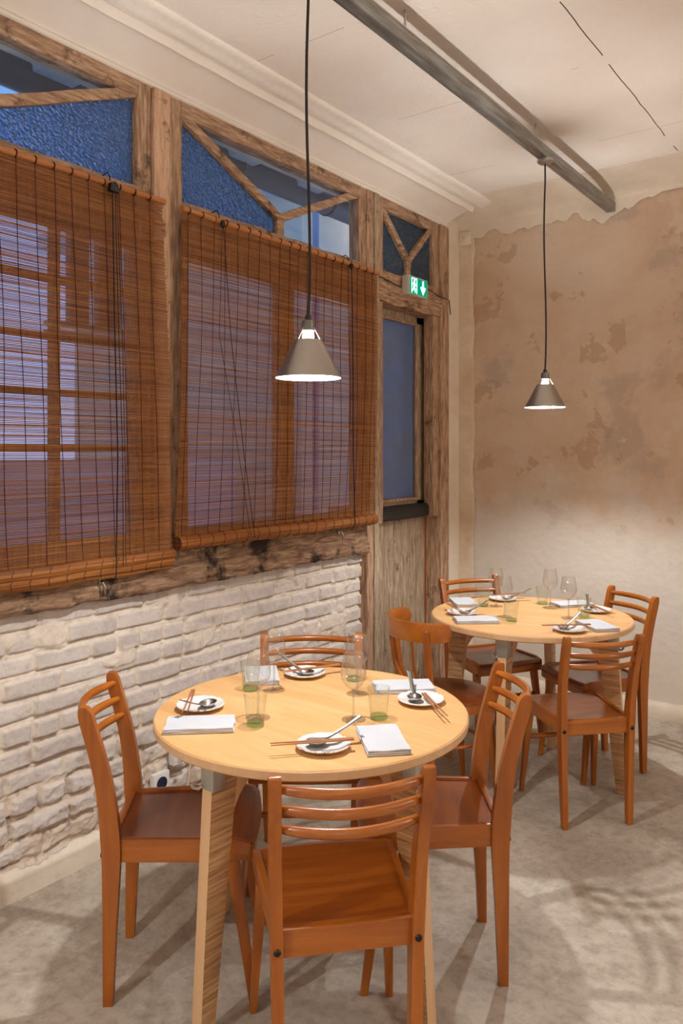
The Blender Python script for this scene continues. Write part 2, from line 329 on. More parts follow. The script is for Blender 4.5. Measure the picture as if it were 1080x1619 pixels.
M['hammered_dull'] = frosted('dull_hammered_glass', (0.60, 0.68, 0.68, 1), 0.30, srgb(130, 135, 125))
M['door_glass'] = frosted('dusty_frosted_door_glass', (0.78, 0.82, 0.90, 1), 0.42, srgb(140, 150, 166), hammered=False)

# blind
def blind_mat(name, a, bcol, c, trans):
    m, n, l, b = nt(name)
    t = n.new('ShaderNodeTexCoord'); mp = n.new('ShaderNodeMapping'); mp.inputs['Scale'].default_value = (1, 2.0, 190); l.new(t.outputs['Object'], mp.inputs['Vector'])
    nz = n.new('ShaderNodeTexNoise'); nz.inputs['Scale'].default_value = 1.0; nz.inputs['Detail'].default_value = 3; l.new(mp.outputs[0], nz.inputs['Vector'])
    r = ramp(n, [(0.3, a), (0.5, bcol), (0.68, c)]); l.new(nz.outputs['Fac'], r.inputs['Fac']); l.new(r.outputs['Color'], b.inputs['Base Color'])
    b.inputs['Roughness'].default_value = 0.55
    tl = n.new('ShaderNodeBsdfTranslucent'); l.new(r.outputs['Color'], tl.inputs[0])
    mx = n.new('ShaderNodeMixShader'); mx.inputs[0].default_value = trans
    o = n['Material Output']; l.new(b.outputs[0], mx.inputs[1]); l.new(tl.outputs[0], mx.inputs[2]); l.new(mx.outputs[0], o.inputs[0])
    return m
M['blind'] = blind_mat('split_bamboo', srgb(112, 62, 20), srgb(152, 90, 36), srgb(184, 124, 64), 0.18)
M['bamboo'] = wood('bamboo_cane', [(0.3, srgb(160, 92, 40)), (0.7, srgb(206, 138, 76))], 'Y', 5, 10, 0.4, 0.2, 0.02)
M['thread'] = simple('dark_red_thread', srgb(70, 20, 12), 0.9)
M['pullcord'] = simple('dark_pull_cord', srgb(40, 24, 20), 0.9)
# exterior
M['out_grey'] = plaster('weathered_grey_boards', [(0.3, srgb(205, 208, 214)), (0.7, srgb(226, 228, 232))], 2, 0.8, 0.1, 10)
M['out_dark'] = simple('zinc_gutter', srgb(96, 102, 112), 0.5, 0.3)
M['out_white'] = plaster('outer_white_render', [(0.3, srgb(200, 190, 170)), (0.7, srgb(226, 216, 196))], 3, 0.9, 0.1, 10)
M['out_post'] = simple('blue_grey_paint', srgb(140, 156, 184), 0.6)
M['out_ground'] = simple('pale_yard_paving', srgb(200, 200, 204), 0.9)
# tableware
M['china'] = simple('white_glazed_china', srgb(222, 220, 216), 0.25)
M['china_rim'] = wood('chipped_red_brown_rim', [(0.45, srgb(238, 232, 226)), (0.56, srgb(225, 205, 198)), (0.62, srgb(120, 54, 48))], 'X', 30, 1, 0.35, 0, 0.0)
M['linen'] = plaster('white_linen', [(0.3, srgb(192, 192, 196)), (0.7, srgb(200, 200, 204))], 10, 0.9, 0.1, 200)
M['chopstick'] = wood('brown_wooden_chopstick', [(0.3, srgb(140, 88, 52)), (0.7, srgb(184, 128, 84))], 'X', 8, 12, 0.5, 0, 0.02)

# ------------------------------------------------------------------ mesh helpers
class MB:
    def __init__(s): s.v = []; s.f = []
    def add(s, verts, faces):
        o = len(s.v); s.v += [tuple(p) for p in verts]; s.f += [tuple(i + o for i in f) for f in faces]
    def box(s, c, d, rot=None):
        hx, hy, hz = d[0] / 2, d[1] / 2, d[2] / 2
        P = [Vector((x, y, z)) for x in (-hx, hx) for y in (-hy, hy) for z in (-hz, hz)]
        if rot is not None: P = [rot @ p for p in P]
        P = [p + Vector(c) for p in P]
        s.add(P, [(0, 1, 3, 2), (4, 6, 7, 5), (0, 4, 5, 1), (2, 3, 7, 6), (0, 2, 6, 4), (1, 5, 7, 3)])
    def box2(s, a, b):
        s.box([(a[i] + b[i]) / 2 for i in range(3)], [abs(b[i] - a[i]) for i in range(3)])
    def prism(s, poly, w0, w1, axis='X'):
        """poly: list of 2-D points; extruded between w0 and w1 along axis"""
        def P(u, v, w): return {'X': (w, u, v), 'Y': (u, w, v), 'Z': (u, v, w)}[axis]
        n = len(poly)
        s.add([P(u, v, w0) for u, v in poly] + [P(u, v, w1) for u, v in poly],
              [tuple(range(n))[::-1], tuple(range(n, 2 * n))] + [(i, (i + 1) % n, n + (i + 1) % n, n + i) for i in range(n)])
    def loft(s, rings, cap=True):
        n = len(rings[0]); o = []
        V = [p for r in rings for p in r]; F = []
        for k in range(len(rings) - 1):
            for i in range(n):
                j = (i + 1) % n; F.append((k * n + i, k * n + j, (k + 1) * n + j, (k + 1) * n + i))
        if cap: F.append(tuple(range(n))[::-1]); F.append(tuple((len(rings) - 1) * n + i for i in range(n)))
        s.add(V, F)
    def tube(s, pts, r, n=10, sx=1.0, cap=True):
        pts = [Vector(p) for p in pts]; rs = r if isinstance(r, (list, tuple)) else [r] * len(pts)
        rings = []; up = Vector((0, 0, 1))
        t0 = (pts[1] - pts[0]).normalized()
        if abs(t0.dot(up)) > 0.95: up = Vector((1, 0, 0))
        for i, p in enumerate(pts):
            t = (pts[min(i + 1, len(pts) - 1)] - pts[max(i - 1, 0)]).normalized()
            a = t.cross(up).normalized(); b_ = a.cross(t).normalized()
            rings.append([p + a * math.cos(2 * PI * k / n) * rs[i] * sx + b_ * math.sin(2 * PI * k / n) * rs[i] for k in range(n)])
        s.loft(rings, cap)
    def lathe(s, prof, n=32, c=(0, 0, 0), closed=False, rot=None):
        V = []; F = []
        for (r, z) in prof:
            for k in range(n):
                p = Vector((r * math.cos(2 * PI * k / n), r * math.sin(2 * PI * k / n), z))
                if rot is not None: p = rot @ p
                V.append(p + Vector(c))
        m = len(prof)
        for i in range(m if closed else m - 1):
            i2 = (i + 1) % m
            for k in range(n):
                j = (k + 1) % n; F.append((i * n + k, i * n + j, i2 * n + j, i2 * n + k))
        if not closed:
            F.append(tuple(range(n))[::-1]); F.append(tuple((m - 1) * n + k for k in range(n)))
        s.add(V, F)
    def build(s, name, mat, parent=None, bevel=0.0, smooth=False, seg=2, sub=0, merge=True):
        me = bpy.data.meshes.new(name); me.from_pydata(s.v, [], s.f); me.update()
        bm = bmesh.new(); bm.from_mesh(me)
        if merge: bmesh.ops.remove_doubles(bm, verts=bm.verts, dist=1e-6)
        bmesh.ops.recalc_face_normals(bm, faces=bm.faces)
        if bevel > 0:
            ed = [e for e in bm.edges if len(e.link_faces) == 2 and e.calc_face_angle(0) > 0.5]
            bmesh.ops.bevel(bm, geom=ed, offset=bevel, segments=seg, affect='EDGES', profile=0.6, clamp_overlap=True)
        bm.to_mesh(me); bm.free()
        if smooth or bevel > 0:
            me.polygons.foreach_set('use_smooth', [True] * len(me.polygons))
            try: me.set_sharp_from_angle(angle=math.radians(38))
            except Exception: pass
        if isinstance(mat, (list, tuple)):
            for mm in mat: me.materials.append(mm)
        else: me.materials.append(mat)
        o = bpy.data.objects.new(name, me); C.objects.link(o)
        if parent is not None: o.parent = parent
        if sub:
            md = o.modifiers.new('sub', 'SUBSURF'); md.levels = sub; md.render_levels = sub
        return o

def empty(name, loc=(0, 0, 0), rz=0.0, scale=(1, 1, 1)):
    o = bpy.data.objects.new(name, None); C.objects.link(o); o.location = loc; o.rotation_euler = (0, 0, rz); o.scale = scale; o.empty_display_size = 0.1
    return o
def tag(o, label=None, cat=None, group=None, kind=None):
    if label: o['label'] = label
    if cat: o['category'] = cat
    if group: o['group'] = group
    if kind: o['kind'] = kind
    return o
def copy_tree(o, parent=None):
    c = o.copy(); C.objects.link(c)
    if parent is not None: c.parent = parent
    for ch in list(o.children): copy_tree(ch, c)
    return c
def struct(o, label=None, cat=None):
    return tag(o, label, cat, kind='structure')

# ------------------------------------------------------------------ the room
XW = -2.45      # inner face of the timber window wall
YB = 4.72       # back wall
XR, YF = 2.5, -2.6
ZC = 3.06

mb = MB(); mb.box2((XW - 0.2, YF - 0.2, -0.1), (XR + 0.2, YB + 0.2, 0)); struct(mb.build('floor', M['floor']), 'worn grey concrete floor of the room', 'floor')

# back wall with gently uneven surface
def grid_surface(name, U, V, fn, mat, parent=None, colors=None):
    nu, nv = len(U), len(V)
    UU, VV = np.meshgrid(U, V, indexing='ij')
    P = fn(UU, VV)                       # (nu,nv,3)
    verts = P.reshape(-1, 3)
    i = np.arange(nu - 1)[:, None] * nv + np.arange(nv - 1)[None, :]
    F = np.stack([i, i + nv, i + nv + 1, i + 1], -1).reshape(-1, 4)
    me = bpy.data.meshes.new(name); me.vertices.add(len(verts)); me.vertices.foreach_set('co', verts.astype(np.float32).ravel())
    me.loops.add(F.size); me.loops.foreach_set('vertex_index', F.astype(np.int32).ravel())
    me.polygons.add(len(F)); me.polygons.foreach_set('loop_start', (np.arange(len(F)) * 4).astype(np.int32)); me.polygons.foreach_set('loop_total', np.full(len(F), 4, np.int32))
    me.update(calc_edges=True); me.polygons.foreach_set('use_smooth', [True] * len(F))
    me.materials.append(mat)
    if colors is not None:
        ca = me.color_attributes.new('brick', 'FLOAT_COLOR', 'POINT'); ca.data.foreach_set('color', colors.reshape(-1, 4).astype(np.float32).ravel())
    o = bpy.data.objects.new(name, me); C.objects.link(o)
    if parent is not None: o.parent = parent
    return o
R_ = np.random.RandomState(3)
def vnoise(x, y, seed=0):
    xi = np.floor(x).astype(int); yi = np.floor(y).astype(int); xf = x - xi; yf = y - yi
    xf = xf * xf * (3 - 2 * xf); yf = yf * yf * (3 - 2 * yf)
    def h(a, b):
        k = (a * 374761393 + b * 668265263 + seed * 1442695041) & 0x7fffffff
        k = ((k ^ (k >> 13)) * 1274126177) & 0x7fffffff
        return ((k ^ (k >> 16)) & 0xffff) / 65535.0
    return (h(xi, yi) * (1 - xf) + h(xi + 1, yi) * xf) * (1 - yf) + (h(xi, yi + 1) * (1 - xf) + h(xi + 1, yi + 1) * xf) * yf
def fbm(x, y, o=4, seed=0):
    s = 0; a = 0.5
    for k in range(o): s = s + a * vnoise(x * 2 ** k, y * 2 ** k, seed + k); a *= 0.5
    return s

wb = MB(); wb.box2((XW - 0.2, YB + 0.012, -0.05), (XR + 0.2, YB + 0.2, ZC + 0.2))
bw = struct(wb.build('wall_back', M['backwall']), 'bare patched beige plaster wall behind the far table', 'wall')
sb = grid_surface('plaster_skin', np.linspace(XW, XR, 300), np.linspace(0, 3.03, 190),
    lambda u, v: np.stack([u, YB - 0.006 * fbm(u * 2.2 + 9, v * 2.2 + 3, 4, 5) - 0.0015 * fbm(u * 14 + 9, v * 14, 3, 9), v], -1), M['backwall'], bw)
# white cove flowing from the ceiling onto the back wall (ragged lower edge)
us = np.linspace(XW, XR, 500)
def cove(u, t):
    a = t * PI / 2
    rag = (0.035 + 0.17 * np.clip(fbm(u * 9 + 4, u * 0 + 2, 6, 2) - 0.18, 0, 1) * (0.35 + 0.65 * np.clip((u + 2.5) / 0.6, 0.2, 1))) * np.clip((-1.18 - u + 0.12 * (fbm(u * 20, u * 0, 3, 4) - 0.5)) / 0.22, 0, 1)
    ztop = ZC; zlow = 2.99 - rag
    y = YB - 0.018 - 0.36 * (1 - np.sin(np.clip(t * 1.25, 0, 1) * PI / 2)) + 0.006 * np.clip(t * 5 - 4, 0, 1)
    z = np.where(t < 0.8, ZC - 0.001 - 0.07 * (1 - np.cos(np.clip(t * 1.25, 0, 1) * PI / 2)), (ZC - 0.071) + (t - 0.8) / 0.2 * (zlow - (ZC - 0.071)))
    return np.stack([u, y, z], -1)
cv = grid_surface('ceiling_cove', us, np.linspace(0, 1, 26), cove, M['whiteplaster'], bw)
# pale plaster column in the corner, ragged edge
colm = grid_surface('corner_plaster', np.linspace(0.0, 2.97, 260), np.linspace(0, 1, 8),
    lambda z, t: np.stack([XW + t * (0.085 + 0.045 * fbm(z * 6, z * 0, 5, 8)), YB - 0.018 + 0.010 * t ** 6, z], -1), M['colplaster'], bw)

cb_ = MB(); cb_.box2((XW - 0.2, YF - 0.2, ZC), (XR + 0.2, YB + 0.2, ZC + 0.12)); struct(cb_.build('ceiling', M['ceiling']), 'textured cream ceiling with fine seams', 'ceiling')
rw = MB(); rw.box2((XR, YF - 0.2, 0), (XR + 0.15, YB + 0.2, ZC + 0.1)); struct(rw.build('wall_right', M['plainwall']), 'plain warm wall to the right', 'wall')
fw = MB(); fw.box2((XW - 0.2, YF - 0.15, 0), (XR + 0.2, YF, ZC + 0.1)); struct(fw.build('wall_front', M['plainwall']), 'plain warm wall behind the viewer', 'wall')

# left wall: lower brick field, end strip beside the door, strip above
wl_ = empty('wall_left'); struct(wl_, 'whitewashed brick wall under the windows', 'wall')
m_ = MB()
m_.box2((XW - 0.2, YF, 0), (XW - 0.06, 3.66, 0.96))                  # core behind bricks
m_.box2((XW - 0.2, 4.50, 0), (XW, YB + 0.02, ZC + 0.02))             # plaster strip right of the door
m_.box2((XW - 0.2, YF, 2.95), (XW - 0.012, 4.56, ZC + 0.02))         # over the transoms
m_.box2((XW - 0.2, YF, 0.96), (XW - 0.02, 0.55, 2.96))               # solid part of the wall nearer the viewer
m_.build('wall_core', M['whiteplaster'], wl_)

# bricks as a height field
BY0, BY1, BZ0, BZ1 = -0.4, 3.645, 0.05, 0.99
Yg = np.concatenate([np.arange(BY0, 1.2, 0.012), np.arange(1.2, BY1, 0.0052)]); Zg = np.arange(BZ0, BZ1, 0.0042)
CH_, CL = 0.0785, 0.232
bcol = {}
def brick_field(y, z):
    wz = z + 0.010 * (fbm(y * 2.5, z * 6, 3, 11) - 0.5) + 0.008 * (fbm(y * 9, z * 9, 2, 12) - 0.5)
    wy = y + 0.020 * (fbm(y * 5, z * 12, 3, 13) - 0.5)
    zz = 0.965 - wz
    row = np.floor(zz / CH_).astype(int); fz = zz - row * CH_
    yy = wy + np.where(row % 2 == 0, 0.0, CL / 2) + 0.03 * np.sin(row * 12.9)
    colu = np.floor(yy / CL).astype(int); fy = yy - colu * CL
    # header joints in some rows split long bricks
    k = ((row * 7919 + colu * 104729) & 0xffff); k = ((k * 48271) % 65521) / 65521.0
    k2 = ((row * 1299709 + colu * 15485863) & 0xffffff); k2 = ((k2 * 69621) % 65521) / 65521.0
    half = (k2 > 0.78)
    fy2 = np.where(half, np.mod(fy, CL / 2), fy); L = np.where(half, CL / 2, CL)
    jm = 0.0095
    dy = np.minimum(fy2, L - fy2) - jm; dz = np.minimum(fz, CH_ - fz) - jm
    rough = np.clip((0.55 - z) / 0.35, 0, 1)                  # lower courses ruined
    ed = 0.0042 + 0.006 * rough
    d = np.minimum(dy, dz) + (0.009 + 0.020 * rough) * (fbm(y * 34, z * 34, 3, 21) - 0.5)
    mask = 1 / (1 + np.exp(-d / ed * 5))
    depth = 0.0045 + 0.009 * k + 0.014 * rough * (k2 - 0.2)
    tilt = (k - 0.5) * 0.08 * (fz - CH_ / 2) + (k2 - 0.5) * 0.03 * (fy - CL / 2)
    # lumps: rubble where the wall is worst
    rub = fbm(y * 10, z * 14, 4, 31)
    h = mask * (depth + tilt) + (0.006 + 0.020 * rough) * rub + 0.0035 * fbm(y * 60, z * 60, 3, 41) * (0.8 + 1.6 * rough)
    # daubs of mortar spilling over bricks
    daub = np.clip((fbm(y * 5 + 3, z * 7, 4, 51) - 0.52) * 8, 0, 1)
    h = np.maximum(h, daub * (0.012 + 0.008 * fbm(y * 22, z * 22, 3, 52)))
    # drip edge: undercut below each brick
    h = h - 0.013 * np.exp(-((fz - (CH_ - 0.0095)) / 0.0040) ** 2) * (1 - daub) * np.clip(1.5 * fbm(y * 9, row * 3.3, 3, 55) - 0.25, 0, 1)
    return h, mask * (1 - 0.8 * daub), k, k2, rough, daub
def brick_pos(y, z):
    h = brick_field(y, z)[0]
    return np.stack([XW - 0.048 + h * 1.25, y, z], -1)
YY, ZZ = np.meshgrid(Yg, Zg, indexing='ij')
h, mk, k, k2, rough_, daub = brick_field(YY, ZZ)
grey = np.array(srgb(218, 208, 200)[:3]); grey2 = np.array(srgb(192, 181, 173)[:3]); mort = np.array(srgb(222, 208, 192)[:3]); warm = np.array(srgb(206, 184, 162)[:3])
cc = grey[None, None] * (1 - k[..., None] * 0.85) + grey2[None, None] * k[..., None] * 0.85
mo = mort * (1 - rough_[..., None] * 0.55) + warm * rough_[..., None] * 0.55
colr = cc * mk[..., None] + mo * (1 - mk[..., None])
dirt = np.clip((fbm(YY * 26, ZZ * 26, 4, 61) - 0.60) * 6, 0, 1)[..., None] * (0.25 + 0.6 * rough_[..., None])
colr = colr * (1 - dirt) + np.array(srgb(120, 98, 80)[:3]) * dirt
colr = np.concatenate([colr, np.ones(colr.shape[:2] + (1,))], -1)
grid_surface('brickwork', Yg, Zg, brick_pos, M['brick'], wl_, colr)

# skirting along the brick wall: sloped cement ledge on a low board
def skirt_left(t, v):
    w = 0.004 * fbm(t * 3, v * 2, 4, 71)
    X = np.interp(v, [0, 0.62, 0.72, 1.0], [XW + 0.004, XW + 0.002, XW - 0.004, XW - 0.05]); Z = np.interp(v, [0, 0.62, 0.72, 1.0], [0.0, 0.072, 0.080, 0.105])
    return np.stack([X + w, t, Z + 0.006 * (fbm(t * 4, v * 0, 4, 72) - 0.5) * (v > 0.3)], -1)
bl = grid_surface('baseboard_left', np.arange(YF, 3.66, 0.02), np.linspace(0, 1, 14), skirt_left, M['skirt']); struct(bl, 'painted cement skirting along the brick wall', 'skirting')
def skirt_back(t, v):
    a = v * PI / 2 * 1.12
    return np.stack([t, YB - 0.062 * np.cos(a) ** 0.7 * (1 + 0.0 * t) - 0.004, 0.088 * np.sin(np.clip(a, 0, PI / 2)) + 0.006 * (fbm(t * 3, v * 2, 3, 77) - 0.5) * (v > 0.1)], -1)
bb = grid_surface('baseboard_back', np.linspace(XW, XR, 160), np.linspace(0, 0.89, 12), skirt_back, M['skirt']); struct(bb, 'rounded painted skirting along the back wall', 'skirting')

# cornice along the window wall: moulded profile with a bead row
prof = [(XW - 0.01, 2.955), (XW + 0.012, 2.958), (XW + 0.018, 2.968), (XW + 0.010, 2.974), (XW + 0.020, 2.982), (XW + 0.055, 2.998), (XW + 0.10, 3.018), (XW + 0.150, 3.034),
        (XW + 0.178, 3.038), (XW + 0.182, 3.022), (XW + 0.194, 3.018), (XW + 0.199, 3.034), (XW + 0.204, 3.050), (XW + 0.222, 3.050), (XW + 0.226, 3.040), (XW + 0.240, 3.040), (XW + 0.262, 3.044), (XW + 0.282, 3.050), (XW + 0.33, 3.052), (XW + 0.335, 3.0605)]
pa = np.array(prof)
def corn(t, v):
    i = v * (len(prof) - 1)
    X = np.interp(i, np.arange(len(prof)), pa[:, 0]); Z = np.interp(i, np.arange(len(prof)), pa[:, 1])
    n_ = 0.004 * (fbm(t * 8, i * 0.7, 3, 81) - 0.5)
    bead = ((v > 0.80) & (v < 0.93)) * 0.005 * np.abs(np.sin(t * PI / 0.045))
    return np.stack([X + n_, t, np.minimum(Z + n_ - bead, ZC + 0.001)], -1)
co = grid_surface('trim_1', np.arange(YF, YB - 0.20, 0.009), np.linspace(0, 1, 58), corn, M['cornice']); struct(co, 'moulded plaster cornice above the windows', 'cornice')

# ------------------------------------------------------------------ window joinery
FD = 0.07   # frame depth
def member(mb, y0, y1, z0, z1, x0=XW - FD, x1=XW):
    mb.box2((x0, y0, z0), (x1, y1, z1))
def bar(mb, a, b, w, x0, x1):
    a = Vector(a); b = Vector(b); d = (b - a).normalized(); nrm = Vector((-d.y, d.x)) * w / 2
    P = [a + nrm, b + nrm, b - nrm, a - nrm]
    mb.prism([(p.x, p.y) for p in P], x0, x1, 'X')
def wobble(o, amp=0.003, cuts=0):
    """irregular hand-worn edges: subdivide and jitter"""
    bm = bmesh.new(); bm.from_mesh(o.data)
    for _ in range(4):
        lo = [e for e in bm.edges if e.calc_length() > 0.12]
        if not lo: break
        bmesh.ops.subdivide_edges(bm, edges=lo, cuts=1, use_grid_fill=True)
    for v in bm.verts:
        c = v.co; s = 7.0
        v.co = c + Vector((math.sin(c.y * s * 3.1 + c.z * 17) * 0.4, math.sin(c.z * s * 2.3 + c.x * 31 + c.y * 5), math.sin(c.y * s * 2.7 + c.x * 23))) * amp
    bm.to_mesh(o.data); bm.free()

def window(name, label, y0, y1, hammered_tris, clear_tris, vee, sash, blind_cov=True):
    w = empty(name, (0, 0, 0)); struct(w, label, 'window')
    f = MB()
    member(f, y0 - 0.005, y1 + 0.005, 2.895, 2.962)           # head
    member(f, y0 - 0.005, y1 + 0.005, 2.475, 2.545)           # transom rail
    o = f.build('head_rail', M['old_y'], w, bevel=0.004); wobble(o, 0.003)
    f = MB(); member(f, y0 - 0.055, y0 + 0.012, 1.10, 2.955); member(f, y1 - 0.012, y1 + 0.055, 1.10, 2.955)
    o = f.build('stile', M['old_z'], w, bevel=0.005); wobble(o, 0.002)
    # vee glazing bars
    (l_, j_, r_) = vee
    f = MB(); bar(f, l_, j_, 0.040, XW - 0.045, XW - 0.004); bar(f, r_, j_, 0.040, XW - 0.045, XW - 0.005); bar(f, j_, (j_[0], 2.53), 0.052, XW - 0.045, XW - 0.006)
    o = f.build('glazing_bar', M['old_y'], w, bevel=0.005); wobble(o, 0.0015)
    for poly, mt in [(p, hmat) for p, hmat in hammered_tris] + [(p, M['pane']) for p in clear_tris]:
        g = MB(); g.prism(poly, XW - 0.034, XW - 0.028, 'X'); g.build('glass_pane', mt, w)
    # opening sash behind the blind
    if sash:
        f = MB()
        for (a, b_, c_, d_) in sash['members']: member(f, a, b_, c_, d_, XW - 0.06, XW - 0.012)
        f.build('sash', M['old_z'], w, bevel=0.003)
        g = MB()
        for (a, b_, c_, d_) in sash['panes']: g.box2((XW - 0.045, a, c_), (XW - 0.041, b_, d_))
        g.build('glass_pane', M['pane'], w)
    return w

V2 = ((2.262, 2.905), (2.893, 2.628), (3.535, 2.912))
V1 = ((0.72, 2.905), (1.375, 2.64), (2.022, 2.912))
V3 = ((3.775, 2.905), (4.073, 2.650), (4.360, 2.920))
G0, G1 = 2.53, 2.90
sash1 = {'members': [(2.055, 2.095, 1.10, 2.50), (0.68, 2.09, 1.08, 1.190), (0.68, 2.09, 2.31, 2.50), (1.668, 1.690, 1.18, 2.32), (0.68, 0.74, 1.1, 2.5), (1.235, 1.257, 1.2, 2.31)]
         + [(0.70, 2.07, z - 0.011, z + 0.011) for z in (2.125, 1.918, 1.722, 1.522)], 'panes': [(0.70, 2.07, 1.18, 2.33)]}
sash2 = {'members': [(2.19, 2.300, 1.10, 2.50), (2.885, 3.000, 1.10, 2.50), (3.598, 3.64, 1.10, 2.50), (2.20, 3.62, 1.08, 1.19), (2.20, 3.62, 2.315, 2.50)], 'panes': [(2.28, 2.90, 1.18, 2.33), (2.98, 3.61, 1.18, 2.33)]}
window('window_1', 'old timber window nearest the viewer, behind the left bamboo blind', 0.69, 2.035,
    [([V1[1], (V1[1][0], G0), (2.03, G0), (2.03, G1)], M['hammered']), ([V1[1], V1[0], (V1[0][0], G0), (V1[1][0], G0)], M['hammered'])], [[V1[0], V1[1], V1[2]]], V1, sash1)
window('window_2', 'old timber window in the middle, behind the right bamboo blind', 2.245, 3.553,
    [([V2[0], (2.25, G0), (V2[1][0], G0), V2[1]], M['hammered'])], [[V2[0], V2[1], V2[2]], [V2[1], (V2[1][0], G0), (3.545, G0), V2[2]]], V2, sash2)
window('window_3', 'small hammered glass light with a vee bar over the door', 3.768, 4.37,
    [([V3[0], (3.765, G0), (V3[1][0], G0), V3[1]], M['hammered_dull']), ([V3[0], V3[1], V3[2]], M['hammered_dull']), ([V3[1], (V3[1][0], G0), (4.365, G0), V3[2]], M['hammered_dull'])], [], V3, None)

f = MB(); f.box2((XW - 0.10, 2.098, 1.05), (XW + 0.012, 2.182, 2.955)); o = f.build('trim_2', M['post'], bevel=0.006); wobble(o, 0.002); struct(o, 'pinkish timber post between the two big windows', 'post')
f = MB(); f.box2((XW - 0.10, 3.605, 0.0), (XW + 0.010, 3.668, 2.955)); o = f.build('trim_3', M['old_z'], bevel=0.006); wobble(o, 0.002); struct(o, 'timber post between window and door', 'post')
f = MB(); f.box2((XW - 0.16, 3.672, 0.0), (XW + 0.016, 3.722, 2.955)); o = f.build('trim_4', M['door'], bevel=0.007); wobble(o, 0.002); struct(o, 'left jamb of the old door', 'door jamb')
f = MB(); f.box2((XW - 0.16, 4.432, 0.0), (XW + 0.012, 4.545, 2.955)); o = f.build('trim_5', M['old_z'], bevel=0.007); wobble(o, 0.003); struct(o, 'right jamb of the old door', 'door jamb')
f = MB(); f.box2((XW - 0.16, 3.70, 2.36), (XW + 0.016, 4.45, 2.478)); o = f.build('trim_6', M['old_y'], bevel=0.008); wobble(o, 0.006); struct(o, 'sagging lintel over the door', 'lintel')

# sill timbers
def timber(name, y0, y1, z0, z1, x0, x1, amp, label, seed):
    nu, nv = int((y1 - y0) / 0.02), 28
    def fn(u, v):
        th = v * 4
        X = np.interp(th, [0, 1, 2, 3, 4], [x0, x1, x1, x0, x0]); Z = np.interp(th, [0, 1, 2, 3, 4], [z0, z0, z1, z1, z0])
        n1 = fbm(u * 7, Z * 30 + X * 20, 4, seed) - 0.5; n2 = fbm(u * 14 + 5, Z * 12, 4, seed + 3) - 0.5
        edge = (th > 0.3) & (th < 3)
        return np.stack([X + amp * n1 * edge, u, Z + amp * 1.6 * n2 * edge], -1)
    o = grid_surface(name, np.linspace(y0, y1, nu), np.linspace(0, 1, 4 * 7 + 1), fn, M['sill'])
    struct(o, label, 'sill'); return o
timber('trim_7', YF + 2.9, 3.625, 0.955, 1.045, XW - 0.08, XW + 0.012, 0.020, 'charred lower sill timber above the bricks', 101)
timber('trim_8', YF + 2.9, 3.62, 1.040, 1.115, XW - 0.08, XW + 0.002, 0.014, 'upper sill timber under the blinds', 131)

# ------------------------------------------------------------------ door, recessed
XD = XW - 0.10
d = empty('door_1'); struct(d, 'stripped plank door with a dusty frosted pane', 'door')
f = MB()
f.box2((XD - 0.04, 3.72, 2.315), (XD, 4.435, 2.40)); f.box2((XD - 0.04, 3.72, 0.02), (XD, 3.86, 2.40)); f.box2((XD - 0.04, 4.322, 0.02), (XD, 4.425, 2.40)); f.box2((XD - 0.04, 3.72, 1.10), (XD, 4.43, 1.205))
f.build('frame', M['door'], d, bevel=0.003)
f = MB(); ys = [3.86, 3.955, 4.06, 4.165, 4.25, 4.322]
for a, b_ in zip(ys[:-1], ys[1:]): f.box2((XD - 0.04, a + 0.0015, 0.02), (XD - 0.004, b_ - 0.0015, 1.10))
f.build('plank', M['door'], d, bevel=0.003)
f = MB(); f.box2((XD - 0.024, 3.855, 1.20), (XD - 0.018, 4.33, 2.32)); f.build('glass_pane', M['door_glass'], d)
f = MB(); f.box2((XD - 0.012, 3.86, 1.205), (XD + 0.012, 4.33, 1.225)); f.box2((XD - 0.012, 4.308, 1.225), (XD + 0.006, 4.325, 2.31)); f.box2((XD - 0.012, 3.86, 2.30), (XD + 0.008, 4.33, 2.318))
f.build('glazing_bead', M['old_z'], d, bevel=0.003)
f = MB(); f.box2((XD - 0.004, 4.427, 0.0), (XD + 0.006, 4.432, 2.38)); f.build('edge_strip', M['chair_z'], d)
f = MB(); f.box2((XD - 0.16, 3.60, 0.0), (XD - 0.05, 4.56, 1.19)); f.build('back_board', M['door'], d)
f = MB(); f.prism([(XD, 1.112), (XD + 0.055, 1.102), (XD + 0.068, 1.118), (XD + 0.068, 1.168), (XD + 0.055, 1.186), (XD, 1.186)], 3.80, 4.405, 'Y')
pb = f.build('push_bar', M['black'], d, bevel=0.006)
f = MB(); f.box2((XD, 4.40, 1.108), (XD + 0.075, 4.428, 1.190)); f.build('end_cap', M['black'], pb, bevel=0.006)

# ------------------------------------------------------------------ exterior seen through the glass
g = MB(); g.box2((-14, -8, -0.25), (XW - 0.22, 14, -0.15)); struct(tag(g.build('ground_outside', M['out_ground']), 'dark yard outside the windows', 'ground'))
rf = empty('roof_eaves'); tag(rf, 'grey boarded eaves overhanging outside the transom windows', 'eaves'); rf['kind'] = 'structure'
g = MB(); g.box2((XW - 0.75, -3, 3.30), (XW - 0.08, 7, 3.33)); g.build('soffit', M['out_grey'], rf)
for k in range(14):
    g = MB(); y = -2.3 + k * 0.62; g.box2((XW - 0.74, y, 3.20), (XW - 0.10, y + 0.20, 3.298)); g.build('rafter', M['out_grey'], rf)
g = MB(); g.box2((XW - 0.16, -3, 3.06), (XW - 0.13, 7, 3.20)); g.build('wall_plate', M['out_grey'], rf)
g = MB(); g.tube([(XW - 0.80, -3, 3.20), (XW - 0.80, 2, 3.20), (XW - 0.80, 7, 3.20)], 0.075, 16); gu = g.build('gutter', M['out_dark'], rf, smooth=True)
